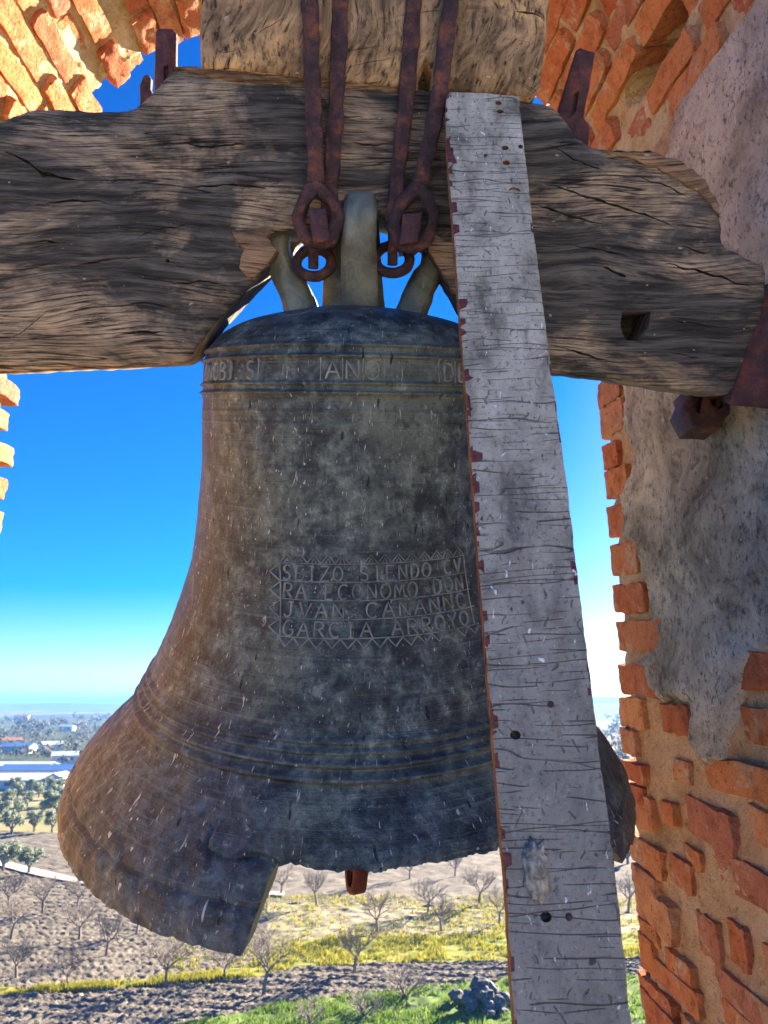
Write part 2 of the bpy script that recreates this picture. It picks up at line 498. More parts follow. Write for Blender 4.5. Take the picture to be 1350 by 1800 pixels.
def hit(u, v):
    """where a sight line meets the reveal: (s, Y)"""
    d = ray(u, v)
    lo = None
    for k in range(4000):
        t = 0.9 + k * 0.0004
        q = d * t
        Y = q.y
        a, b = xr_(Y), xl_(Y)
        c, r = (a + b) / 2, (a - b) / 2
        if q.z > ZC:
            out = math.hypot(q.x - c, q.z - ZC) > r
        else:
            out = q.x > a or q.x < b
        if out: break
    if q.z > ZC:
        g = math.atan2(q.z - ZC, q.x - c)
        return L1 + g * R0, Y
    if q.x > 0: return q.z - Z_SILL, Y
    return L1 + L2 + (ZC - q.z), Y

tower = empty('bell_tower')
tag(tower, 'old brick bell tower wall with arched opening, patchy grey plaster and sandy mortar', 'tower wall')

hole_s, hole_Y = hit(1150, 85)
sTop0, YTop0 = hit(1185, 262)

def reveal_sheet(name, s0, s1, mat, ds=0.008, dY=0.010, base=-0.012, amp=0.012, freq=7.0, hole=False, edge_back=0.035):
    ns, nY = int((s1 - s0) / ds) + 1, int((Y_OUT - Y_IN) / dY) + 1
    V, Fc = [], []
    for i in range(ns):
        s = s0 + (s1 - s0) * i / (ns - 1)
        for j in range(nY):
            Y = Y_IN + (Y_OUT - edge_back - Y_IN) * j / (nY - 1)
            o = base + amp * fbm(s * freq, Y * freq, 3.1, 4) + 0.004 * fbm(s * 55, Y * 55, 1.0, 2)
            if hole:
                e = ((s - hole_s) / 0.042) ** 2 + ((Y - hole_Y) / 0.15) ** 2
                e2 = e + 0.35 * nz(s * 30, Y * 30)
                if e2 < 1.3: o -= 0.22 * min(1.0, (1.3 - e2) * 5)
            if j == nY - 1: Y += 0.02 * nz(s * 14, 0.0, 8.0) + 0.012 * nz(s * 45, 2.0, 8.0)
            V.append(surf(s, Y, o))
    for i in range(ns - 1):
        for j in range(nY - 1):
            a = i * nY + j
            Fc.append((a, a + nY, a + nY + 1, a + 1))
    # outside edge turned back into the wall so that the reveal has a solid corner
    k0 = len(V)
    for i in range(ns):
        s = s0 + (s1 - s0) * i / (ns - 1)
        y = V[i * nY + nY - 1].y
        V.append(surf(s, y - 0.004 + 0.01 * nz(s * 20, 5.0), -0.10))
    for i in range(ns - 1):
        a = i * nY + nY - 1
        Fc.append((a, a + nY, k0 + i + 1, k0 + i))
    return mesh(name, V, Fc, mat, True)

right_jamb = obj('right_jamb', reveal_sheet('right_jamb', 0, L1, MORTAR, base=-0.004, amp=0.008), tower)
arch = obj('arch_soffit', reveal_sheet('arch_soffit', L1 - 0.0, L1 + L2, LIME, base=-0.010, amp=0.008, freq=9, hole=True), tower)
left_jamb = obj('left_jamb', reveal_sheet('left_jamb', L1 + L2, S_END, LIME, ds=0.012, dY=0.014), tower)

BOUNCE = mat_simple('warm_bounce_floor', [(0.3, (0.50, 0.41, 0.33)), (0.7, (0.62, 0.52, 0.43))], 3, 0.9, 0.3, 0.02)  # floor tint picked to bounce warm light onto bell and yoke

WX0, WX1, WTOP = -2.4, 1.9, 1.35  # unseen wall ends cut short so sun reaches the floor behind

def wall_face(name, Y, mat):
    """flat wall face around the opening, tied to the opening's edge"""
    V, Fc = [], []
    n = 120
    for i in range(n + 1):
        s = S_END * i / n
        p0 = surf(s, Y, -0.02)
        V.append(p0)
        if s < L1: q = Vector((WX1, Y, p0.z))
        elif s > L1 + L2: q = Vector((WX0, Y, p0.z))
        else:
            g = (s - L1) / R0
            c, sn = math.cos(g), math.sin(g)
            k = min(((WX1 + 0.2) if c > 0 else (-0.2 - WX0)) / max(abs(c), 1e-4), WTOP / max(sn, 1e-4))
            q = Vector((-0.2 + c * k, Y, ZC + sn * k))
        V.append(q)
    for i in range(n):
        Fc.append((2 * i, 2 * i + 1, 2 * i + 3, 2 * i + 2))
    k = len(V)
    V += [Vector((WX1, Y, Z_SILL)), Vector((WX0, Y, Z_SILL)), Vector((WX0, Y, GROUND - 0.5)), Vector((WX1, Y, GROUND - 0.5))]
    Fc.append((k, k + 1, k + 2, k + 3))
    return mesh(name, V, Fc, mat)

obj('wall_face', wall_face('inner_wall_face', Y_IN + 0.004, PLASTER), tower)
obj('wall_face', wall_face('outer_wall_face', Y_OUT - 0.05, MORTAR), tower)

def box_mesh(name, lo, hi, mat, sub=0, jit=0.0, seed=0.0, bevel=0.0, fr=3.0):
    bm = bmesh.new()
    bmesh.ops.create_cube(bm, size=1.0)
    for v in bm.verts:
        v.co = Vector((lo[i] + (v.co[i] + 0.5) * (hi[i] - lo[i]) for i in range(3)))
    if bevel: bmesh.ops.bevel(bm, geom=bm.edges[:], offset=bevel, segments=2, affect='EDGES', profile=0.6)
    if sub: bmesh.ops.subdivide_edges(bm, edges=bm.edges[:], cuts=sub, use_grid_fill=True)
    if jit:
        for v in bm.verts:
            c = v.co * fr
            v.co += Vector((nz(c.x, c.y, c.z + seed), nz(c.x + 9, c.y, c.z + seed), nz(c.x, c.y + 9, c.z + seed))) * jit
    me = bpy.data.meshes.new(name)
    bm.to_mesh(me); bm.free()
    if mat: me.materials.append(mat)
    return me

obj('sill', box_mesh('sill', (-1.35, Y_IN - 0.02, Z_SILL - 0.25), (0.9, Y_OUT + 0.03, Z_SILL), MORTAR), tower)
obj('wall_top', box_mesh('wall_top', (WX0 - .02, Y_IN - 0.05, ZC + WTOP), (WX1 + .02, Y_OUT, ZC + WTOP + .12), MORTAR), tower)
obj('side_wall', box_mesh('side_wall', (WX1, Y_IN - 0.02, GROUND - .5), (WX1 + .06, Y_OUT, ZC + WTOP), MORTAR), tower)
obj('side_wall', box_mesh('side_wall', (WX0 - .06, Y_IN - 0.02, GROUND - .5), (WX0, Y_OUT, ZC + WTOP), MORTAR), tower)
obj('bounce_floor', box_mesh('bounce_floor', (-5.0, -8.0, -1.9), (6.0, Y_IN, -1.65), BOUNCE), tower)  # unseen floor behind the camera, enlarged as a light reflector

# ---- bricks: a few eroded shapes shared by all
def brick_mesh(k):
    bm = bmesh.new()
    bmesh.ops.create_cube(bm, size=1.0)
    bmesh.ops.subdivide_edges(bm, edges=bm.edges[:], cuts=6, use_grid_fill=True)
    for v in bm.verts:
        c = v.co.copy()
        m = sorted(abs(x) * 2 for x in c)
        q = Vector((c.x * 5.0, c.y * 2.0, c.z * 2.5)) + Vector((k * 7.3, k * 3.1, 0))
        chip = max(0.0, m[1] - 0.6) * (0.5 + 1.0 * max(0, fbm(q.x * 1.3, q.y * 1.3, q.z * 1.3 + 4, 3)))
        r = 1 - 0.16 * chip - 0.05 * max(0, m[0] - 0.6)
        d = Vector((fbm(q.x, q.y, q.z, 3), fbm(q.x + 5, q.y, q.z, 3), fbm(q.x, q.y + 5, q.z, 3)))
        v.co = c * r + Vector((d.x * 0.03, d.y * 0.09, d.z * 0.045))
    me = bpy.data.meshes.new('brick')
    bm.to_mesh(me); bm.free()
    me.materials.append(BRICK)
    me.shade_smooth()
    try: me.set_sharp_from_angle(angle=R(38))
    except Exception: pass
    return me

BRICKS = [brick_mesh(k) for k in range(7)]

def brick(parent, s, Y, length, height, proud, depth=0.11, tilt=0.0):
    p0 = surf(s, Y, 0)
    ay = (surf(s, Y + 0.01) - surf(s, Y - 0.01)).normalized()
    as_ = (surf(s + 0.01, Y) - surf(s - 0.01, Y)).normalized()
    n = (surf(s, Y, 0.01) - p0).normalized()
    if tilt:
        ay, as_ = ay * math.cos(tilt) + as_ * math.sin(tilt), as_ * math.cos(tilt) - ay * math.sin(tilt)
    c = p0 + n * (proud - depth / 2)
    m = Matrix(((ay.x * length, as_.x * height, n.x * depth, c.x), (ay.y * length, as_.y * height, n.y * depth, c.y), (ay.z * length, as_.z * height, n.z * depth, c.z), (0, 0, 0, 1)))
    return obj('brick', rnd.choice(BRICKS), parent, m)

# right jamb: the bricks that show through the plaster (outer end, inner end, height in pixels)
JB = [(1046, 688, 1092, 684, 42), (1047, 742, 1100, 734, 52), (1047, 806, 1088, 800, 40), (1057, 852, 1106, 842, 46), (1060, 920, 1102, 910, 50),
      (1063, 990, 1124, 976, 56), (1068, 1058, 1138, 1044, 46), (1077, 1125, 1176, 1105, 50), (1081, 1197, 1160, 1190, 50), (1084, 1252, 1135, 1250, 48),
      (1088, 1300, 1122, 1303, 40), (1095, 1352, 1140, 1358, 30), (1106, 1420, 1152, 1428, 52), (1166, 1424, 1190, 1430, 36), (1108, 1488, 1168, 1516, 46), (1176, 1520, 1218, 1546, 48),
      (1114, 1572, 1188, 1626, 60), (1123, 1664, 1152, 1684, 56), (1170, 1688, 1222, 1720, 46), (1123, 1736, 1192, 1794, 56), (1130, 1800, 1200, 1870, 50),
      (1195, 1182, 1350, 1166, 58), (1292, 1094, 1420, 1076, 34), (1300, 1276, 1440, 1284, 62), (1228, 1360, 1420, 1384, 58), (1204, 1432, 1294, 1462, 64),
      (1318, 1446, 1440, 1490, 62), (1244, 1516, 1430, 1606, 66), (1224, 1626, 1266, 1664, 72), (1280, 1646, 1316, 1672, 68), (1250, 1730, 1420, 1840, 64),
      (1164, 1262, 1220, 1264, 46), (1340, 1690, 1440, 1740, 60), (1200, 1800, 1250, 1850, 50), (1185, 1350, 1215, 1356, 36),
      (1100, 1390, 1136, 1396, 28), (1112, 1532, 1160, 1556, 30), (1120, 1624, 1158, 1648, 28), (1200, 1496, 1234, 1512, 30)]
for (u0, v0, u1, v1, hp) in JB:
    sA, YA = hit(u0, v0)
    sB, YB = hit(u1, v1)
    um, vm = (u0 + u1) / 2, (v0 + v1) / 2
    sT, _ = hit(um, vm - hp / 2)
    sU, _ = hit(um, vm + hp / 2)
    YA = min(YA, Y_OUT + 0.02)
    ht = abs(sT - sU) * 1.15
    Lb = max(abs(YA - YB), 0.06)
    tl = math.atan2(sA - sB, YA - YB)
    brick(right_jamb, (sA + sB) / 2, (YA + YB) / 2, Lb * 1.04, min(ht, 0.085), 0.003 + 0.009 * rnd.random(), 0.10, max(-0.05, min(0.05, tl)))
# and the courses behind the yoke and below the frame
s = 0.02
while s < 0.45:
    Y = Y_OUT + 0.01
    while Y > 1.5:
        Lb = rnd.uniform(0.13, 0.28)
        brick(right_jamb, s, Y - Lb / 2, Lb, 0.052, rnd.uniform(0.004, 0.02), 0.1, rnd.uniform(-.03, .03))
        Y -= Lb + 0.03
    s += 0.088
s = 1.88
while s < L1 - 0.02:
    Lb = rnd.uniform(0.10, 0.20)
    brick(right_jamb, s, Y_OUT + rnd.uniform(-.01, .02) - Lb / 2, Lb, 0.052, 0.014, 0.1, rnd.uniform(-.03, .03))
    s += 0.08

# arch: bricks on edge, their long side running through the wall
s = L1 + 0.03
row = 0
while s < L1 + L2 - 0.02:
    g = (s - L1) / L2
    Y = Y_OUT + rnd.uniform(-0.03, 0.035)
    while Y > 1.10:
        Lb = rnd.uniform(0.20, 0.30)
        if row % 2 and Y > Y_OUT - 0.05: Lb *= 0.55
        e = ((s - hole_s) / 0.050) ** 2 + ((Y - Lb / 2 - hole_Y) / 0.16) ** 2
        low_right = (s - L1) / R0 < 0.62 and Y - Lb / 2 < 1.99
        if e > 0.75 and not (s < sTop0 and Y - Lb / 2 < Y_OUT - 0.12):
            pr = rnd.uniform(0.000, 0.012)
            if rnd.random() < 0.12: pr -= 0.02
            brick(arch, s, Y - Lb / 2, Lb, rnd.uniform(0.060, 0.074), pr, 0.12, rnd.uniform(-.05, .05))
        Y -= Lb + rnd.uniform(0.004, 0.018)
    s += rnd.uniform(0.066, 0.078)
    row += 1
# left jamb
s = L1 + L2 + 0.04
row = 0
while s < L1 + L2 + 1.9:
    Y = Y_OUT + rnd.uniform(-0.02, 0.03)
    while Y > 1.45:
        Lb = rnd.uniform(0.14, 0.28)
        brick(left_jamb, s, Y - Lb / 2, Lb, rnd.uniform(0.05, 0.06), rnd.uniform(0.006, 0.028), 0.11, rnd.uniform(-.03, .03))
        Y -= Lb + 0.025
    s += 0.092
    row += 1

# ---- plaster coat on the right jamb: thick, broken at its border
def poly_sd(px, py, P):
    d, ins = 1e9, False
    n = len(P)
    for i in range(n):
        x0, y0 = P[i]
        x1, y1 = P[(i + 1) % n]
        ex, ey = x1 - x0, y1 - y0
        t = max(0, min(1, ((px - x0) * ex + (py - y0) * ey) / (ex * ex + ey * ey + 1e-12)))
        d = min(d, math.hypot(px - x0 - ex * t, py - y0 - ey * t))
        if (y0 > py) != (y1 > py) and px < (x1 - x0) * (py - y0) / (y1 - y0) + x0: ins = not ins
    return d if ins else -d

PLP = [hit(u, v) for u, v in [(1100, 692), (1098, 760), (1120, 800), (1100, 870), (1104, 930), (1128, 975), (1134, 1030), (1150, 1080), (1168, 1120), (1130, 1165),
                              (1150, 1215), (1170, 1240), (1222, 1240), (1215, 1300), (1240, 1345), (1275, 1340), (1300, 1240), (1340, 1150), (1420, 1130)]]
sTop0, YTop0 = hit(1185, 262)
PLP += [(1.30, 1.10), (L1 + 0.52, 1.10), (sTop0 + 0.0, YTop0), (sTop0, Y_OUT - .10), (L1, Y_OUT - 0.07)]

def plaster_sheet():
    s0, s1, y0, y1 = 0.20, sTop0 + 0.06, 1.05, Y_OUT - 0.05
    ns, nY = int((s1 - s0) / 0.0065), int((y1 - y0) / 0.0075)
    V, Fc, D = [], [], []
    for i in range(ns + 1):
        s = s0 + (s1 - s0) * i / ns
        for j in range(nY + 1):
            Y = y0 + (y1 - y0) * j / nY
            sd = poly_sd(s, Y, PLP) + 0.022 * fbm(s * 9, Y * 9, 5.0, 4)
            k = max(-1, min(1, sd / 0.012))
            o = (0.016 if k > 0 else 0.02) * k + 0.012 * fbm(s * 5, Y * 5, 9.0, 4) + 0.0035 * fbm(s * 40, Y * 40, 2.0, 3)
            if sd < -0.02: o = -0.05
            V.append(surf(s, Y, o))
            D.append(sd)
    for i in range(ns):
        for j in range(nY):
            a = i * (nY + 1) + j
            q = (a, a + nY + 1, a + nY + 2, a + 1)
            if max(D[x] for x in q) > -0.03: Fc.append(q)
    return mesh('plaster', V, Fc, PLASTER, True)
obj('plaster', plaster_sheet(), right_jamb)

# ================================================================== the bell
PROF = [(0.198, 0.0), (0.195, 0.0392), (0.181, 0.1254), (0.16, 0.2026), (0.135, 0.2448), (0.1102, 0.2640), (0.0896, 0.2700), (0.0351, 0.2745), (-0.08, 0.2782), (-0.18, 0.2871),
        (-0.28, 0.3044), (-0.38, 0.3385), (-0.44, 0.3640), (-0.4865, 0.3850), (-0.5297, 0.4060), (-0.57, 0.4460), (-0.61, 0.4860), (-0.65, 0.5178), (-0.68, 0.5345), (-0.7085, 0.5428)]
_ph = np.array([-p_[0] for p_ in PROF])
_pr = np.array([p_[1] for p_ in PROF])

def _spline(xs, ys):
    n = len(xs)
    h = np.diff(xs)
    d = np.diff(ys) / h
    m = np.zeros(n)
    m[1:-1] = np.where(d[:-1] * d[1:] > 0, 2 * d[:-1] * d[1:] / (d[:-1] + d[1:] + 1e-12), 0)
    m[0], m[-1] = d[0], d[-1]
    def f(x):
        i = np.clip(np.searchsorted(xs, x) - 1, 0, n - 2)
        t = (x - xs[i]) / h[i]
        return ((1 + 2 * t) * (1 - t) ** 2 * ys[i] + t * (1 - t) ** 2 * h[i] * m[i] + t * t * (3 - 2 * t) * ys[i + 1] + t * t * (t - 1) * h[i] * m[i + 1])
    return f
_prof = _spline(_ph, _pr)
RIBS = [(0.1085, 0.0060, 0.0035), (0.0915, 0.0070, 0.0030), (0.0500, 0.0055, 0.0028), (0.0355, 0.0070, 0.0030), (0.006, 0.0016, 0.002), (-0.012, 0.0014, 0.002),
        (-0.474, 0.0060, 0.0042), (-0.4875, 0.0065, 0.0036), (-0.503, 0.0085, 0.0050), (-0.521, 0.0100, 0.0055), (-0.655, -0.0055, 0.003), (-0.35, 0.0008, 0.003), (-0.40, 0.001, 0.002), (-0.425, 0.001, 0.002)]
H_TOP, H_RIM, H_BREAK = 0.198, -0.7085, -0.612

def bell_r(h):
    r = float(_prof(-h))
    for hc, am, wd in RIBS:
        d = (h - hc) / wd
        if abs(d) < 3: r += am * math.exp(-d * d)
    return r

def bell_pt(al, h, off=0.0):
    """al: angle from the side that faces the viewer, to the right"""
    r = bell_r(h) + off
    return Vector((r * math.sin(al), -r * math.cos(al), h))

def broken_h(al):
    """lowest height left at this angle: the lip has broken away in front"""
    a = math.degrees(al)
    j = 0.0045 * fbm(a * 0.22, 3.3, 0, 4) + 0.0022 * nz(a * 1.9, 8.8)
    lip = H_RIM + 0.0025 * max(0, fbm(a * 0.6, 1.3, 0, 3)) * 2
    left = -10.2 - (H_BREAK - 0.0) * 0
    if a < -13.0 or a > 55.5: return lip
    if a < -10.2: return lip + (H_BREAK - lip) * ((a + 13.0) / 2.8) ** 0.9
    if a > 50.5: return lip + (H_BREAK - lip) * (55.5 - a) / 5.0
    return H_BREAK + j

CRACK = [(-24.5, -0.6035), (-22.8, -0.607), (-21.0, -0.6105), (-18.0, -0.611), (-15.5, -0.6075), (-13.6, -0.607), (-11.5, -0.6095), (-10.0, -0.613)]
CRACK2 = [(-22.8, -0.607), (-23.2, -0.597), (-23.0, -0.588)]

def crack_depth(a, h):
    if not (-26 < a < -9 and -0.63 < h < -0.58): return 0.0
    best = 9
    for C_ in (CRACK, CRACK2):
        for (a0, h0), (a1, h1) in zip(C_[:-1], C_[1:]):
            k = 0.0083
            ex, ey = (a1 - a0) * k, h1 - h0
            px, py = (a - a0) * k, h - h0
            t = max(0, min(1, (px * ex + py * ey) / (ex * ex + ey * ey)))
            w = 0.0022 + (0.0035 if -15 < a < -10 else 0)
            best = min(best, math.hypot(px - ex * t, py - ey * t) / w)
    return 0.012 * max(0, 1 - best * 0.6) if best < 2 else 0.0

def build_bell():
    hs, h = [], H_TOP
    while h > H_RIM + 1e-5:
        hs.append(h)
        fine = any(abs(h - hc) < 3.2 * wd for hc, am, wd in RIBS) or (-0.63 < h < -0.585)
        h -= 0.0018 if fine else (0.0009 if h > 0.19 else 0.0036)
    hs.append(H_RIM)
    NA = 900
    V, UV, Fc = [], [], []
    nO = len(hs)
    hin = np.linspace(0.15, H_RIM, 60)
    for i in range(NA + 1):
        al = -math.pi + 2 * math.pi * i / NA
        a = math.degrees(al)
        hb = broken_h(al)
        sa, ca = math.sin(al), -math.cos(al)
        for h in hs:
            hh = max(h, hb)
            r = bell_r(hh)
            X, Y = r * sa, r * ca
            d = 0.0016 * fbm(X * 14, Y * 14, hh * 14, 3)
            if hh < -0.53: d += 0.0030 * fbm(X * 30, Y * 30, hh * 30, 4)
            d -= crack_depth(a, hh)
            if hb > H_RIM + 0.02 and hh < hb + 0.006: d -= 0.004 * abs(nz(a * 0.9, hh * 80)) + 0.003
            r = max(r + d * min(1, r / 0.05), 0)
            V.append((r * sa, r * ca, hh))
            UV.append((al * 0.42, hh))
        for h in hin[::-1]:
            hh = max(h, hb)
            th = 0.030 + 0.030 * max(0, min(1, (-0.42 - hh) / 0.2)) - 0.020 * max(0, min(1, (-0.64 - hh) / 0.065))
            r = max(bell_r(hh) - th, 0.02)
            jag = 0.006 * nz(a * 1.1, hh * 60) if hb > H_RIM + 0.02 and hh <= hb + 1e-6 else 0
            V.append((r * sa, r * ca, hh + jag))
            UV.append((al * 0.42, hh))
    n = nO + len(hin)
    for i in range(NA):
        for j in range(n - 1):
            p0, p1 = i * n + j, (i + 1) * n + j
            Fc.append((p0, p0 + 1, p1 + 1, p1))
    # drop the collapsed faces under the break
    VA = np.array(V)
    Fa = np.array(Fc)
    e1 = VA[Fa[:, 2]] - VA[Fa[:, 0]]
    e2 = VA[Fa[:, 3]] - VA[Fa[:, 1]]
    ar = np.linalg.norm(np.cross(e1, e2), axis=1)
    Fc = [tuple(int(x) for x in q) for q in Fa[ar > 1e-9]]
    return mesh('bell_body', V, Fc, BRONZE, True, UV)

bell = empty('church_bell', BELL_M)
tag(bell, 'large weathered bronze bell with raised inscriptions and a broken lip, hanging below the timber yoke', 'bell')
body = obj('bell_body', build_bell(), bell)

# ---- raised lettering, drawn as strokes
def arc(cx, cy, rx, ry, a0, a1, n=14):
    return [(cx + rx * math.cos(R(a0 + (a1 - a0) * k / n)), cy + ry * math.sin(R(a0 + (a1 - a0) * k / n))) for k in range(n + 1)]
GL = {
 'A': [[(0, 0), (.5, 1), (1, 0)], [(.2, .38), (.8, .38)]],
 'B': [[(.1, 0), (.1, 1)], [(.1, 1), (.5, 1)] + arc(.5, .76, .33, .24, 90, -90)[1:] + [(.1, .52)], [(.1, .52), (.55, .52)] + arc(.55, .26, .38, .26, 90, -90)[1:] + [(.1, 0)]],
 'C': [arc(.55, .5, .5, .5, 50, 310, 20)],
 'D': [[(.1, 0), (.1, 1), (.4, 1)] + arc(.4, .5, .52, .5, 90, -90)[1:] + [(.1, 0)]],
 'E': [[(.9, 1), (.15, 1), (.15, 0), (.9, 0)], [(.15, .5), (.7, .5)]],
 'G': [arc(.55, .5, .5, .5, 50, 320, 20) + [(.93, .42), (.6, .42)]],
 'I': [[(.5, 0), (.5, 1)], [(.3, 0), (.7, 0)], [(.3, 1), (.7, 1)]],
 'J': [[(.65, 1), (.65, .25)] + arc(.38, .22, .27, .22, 0, -170)[1:], [(.4, 1), (.9, 1)]],
 'M': [[(0, 0), (.12, 1), (.5, .3), (.88, 1), (1, 0)]],
 'N': [[(.08, 0), (.08, 1), (.92, 0), (.92, 1)]],
 'O': [arc(.5, .5, .48, .5, 90, 450, 24)],
 'R': [[(.1, 0), (.1, 1), (.5, 1)] + arc(.5, .75, .36, .25, 90, -90)[1:] + [(.1, .5)], [(.45, .5), (.95, 0)]],
 'S': [arc(.5, .75, .36, .25, 30, 270, 12) + arc(.5, .25, .38, .25, 90, -150, 12)[1:]],
 'V': [[(0, 1), (.5, 0), (1, 1)]],
 'Y': [[(0, 1), (.5, .5), (1, 1)], [(.5, .5), (.5, 0)]],
 'Z': [[(.05, 1), (.95, 1), (.05, 0), (.95, 0)]],
 ':': [[(.5, .2), (.5, .3)], [(.5, .62), (.5, .72)]],
 '.': [[(.45, .42), (.55, .52)]],
}

def stroke_mesh(name, lines, width, height):
    """lines: lists of (al, h); a low rounded ridge is raised on the bell along each"""
    V, Fc = [], []
    for L_ in lines:
        P_ = []
        for (a0, h0), (a1, h1) in zip(L_[:-1], L_[1:]):
            n = max(1, int(math.hypot((a1 - a0) * 0.3, h1 - h0) / 0.006))
            for k in range(n): P_.append((a0 + (a1 - a0) * k / n, h0 + (h1 - h0) * k / n))
        P_.append(L_[-1])
        k0 = len(V)
        for i, (a, h) in enumerate(P_):
            q0, q1 = P_[max(0, i - 1)], P_[min(len(P_) - 1, i + 1)]
            rr = bell_r(h)
            tx, ty = (q1[0] - q0[0]) * rr, q1[1] - q0[1]
            l = math.hypot(tx, ty) + 1e-9
            nx, ny = -ty / l / rr, tx / l
            w = width * (0.8 + 0.5 * nz(a * 60, h * 160, 3.0))
            hh = height * (0.75 + 0.6 * nz(a * 45, h * 120, 7.0))
            for o, z in ((-1, -0.002), (-0.6, 0.0012 + hh * 0.6), (0.6, 0.0012 + hh * 0.6), (1, -0.002)):
                V.append(bell_pt(a + nx * w * o, h + ny * w * o, z))
        for i in range(len(P_) - 1):
            for j in range(3):
                a = k0 + i * 4 + j
                Fc.append((a, a + 4, a + 5, a + 1))
    return mesh(name, V, Fc, BRONZE_LET, True, [(v[0], v[2]) for v in V])

BRONZE_LET = mat_simple('raised_bronze', [(0.3, (0.085, 0.087, 0.072)), (0.5, (0.23, 0.23, 0.19)), (0.75, (0.40, 0.395, 0.33))], 40, 0.5, 0.6, 0.004, metal=0.2, spec=0.5)

def write(parent, text, a0, a1, h0, h1, sl0=0.0, width=0.0020, height=0.0048, frame=False):
    n = len(text)
    st = (a1 - a0) / n
    for i, ch in enumerate(text):
        if ch == ' ': continue
        lf = a0 + st * (i + 0.14)
        wd = st * 0.72
        dh = sl0 * (i / max(1, n - 1))
        ls = [[(R(lf + wd * x), h0 + dh + (h1 - h0) * (0.06 + 0.86 * y)) for x, y in L_] for L_ in GL[ch]]
        obj('letter', stroke_mesh('letter_' + ('mark' if not ch.isalpha() else ch.lower()), ls, width, height), parent)

PAN_ROWS = [(-0.2535, -0.2280, 'SEIZO.SIENDO.CV'), (-0.2810, -0.2555, 'RA.ECONOMO.DON'), (-0.3085, -0.2830, 'JVAN:CANANNC'), (-0.3360, -0.3105, 'GARCIA ARROYO')]
panel = empty('inscription_panel', None, bell)
panel['label'] = 'four rows of raised letters in a zigzag frame'
for k, (h0, h1, tx) in enumerate(PAN_ROWS):
    write(panel, tx, -19.5 + 0.6 * k, 39.0, h0, h1, 0.004)
rules = []
for k in range(5):
    h = -0.2268 - 0.0274 * k
    rules.append([(R(-20.0 + 0.6 * k + 60 * q / 8), h + 0.004 * q / 8 + 0.0006 * nz(q, k)) for q in range(9)])
rules.append([(R(-20.2), -0.2268), (R(-17.8), -0.3364)])
rules.append([(R(40.2), -0.2228), (R(40.6), -0.3324)])
zz = []
for q in range(14):
    a = -20 + q * 4.3
    zz.append([(R(a), -0.2255 + .0003 * q), (R(a + 2.1), -0.2130 + .0003 * q), (R(a + 4.2), -0.2255 + .0003 * q)])
    zz.append([(R(a + 1.4), -0.2250 + .0003 * q), (R(a + 2.1), -0.2180 + .0003 * q), (R(a + 2.8), -0.2250 + .0003 * q)])
    zz.append([(R(a + 2), -0.3375 + .0003 * q), (R(a + 4.1), -0.3500 + .0003 * q), (R(a + 6.2), -0.3375 + .0003 * q)])
for q in range(4):
    h = -0.229 - 0.0274 * q
    zz.append([(R(-20.2 + .6 * q), h), (R(-23.4 + .6 * q), h - 0.013), (R(-19.8 + .6 * q), h - 0.026)])
obj('rule_lines', stroke_mesh('rule_lines', rules, 0.0012, 0.0018), panel)
obj('zigzag_border', stroke_mesh('zigzag_border', zz, 0.0014, 0.0022), panel)

band = empty('inscription_band', None, bell)
band['label'] = 'raised letters between two ribs below the shoulder'
write(band, 'ONOBI.S', -66, -31.5, 0.0545, 0.0865, 0, 0.0024, 0.0048)
write(band, 'ANO', -7.5, 11.5, 0.0545, 0.0865, 0, 0.0024, 0.0048)
write(band, 'DE', 32.5, 45.0, 0.0545, 0.0865, 0, 0.0024, 0.0048)
for a in (-30.6, -8.2, -1.2, 5.4, 12.2, 31.6, 38.5):
    obj('tile_edge', stroke_mesh('tile_edge', [[(R(a), 0.0530), (R(a), 0.0880)]], 0.0011, 0.0016), band)

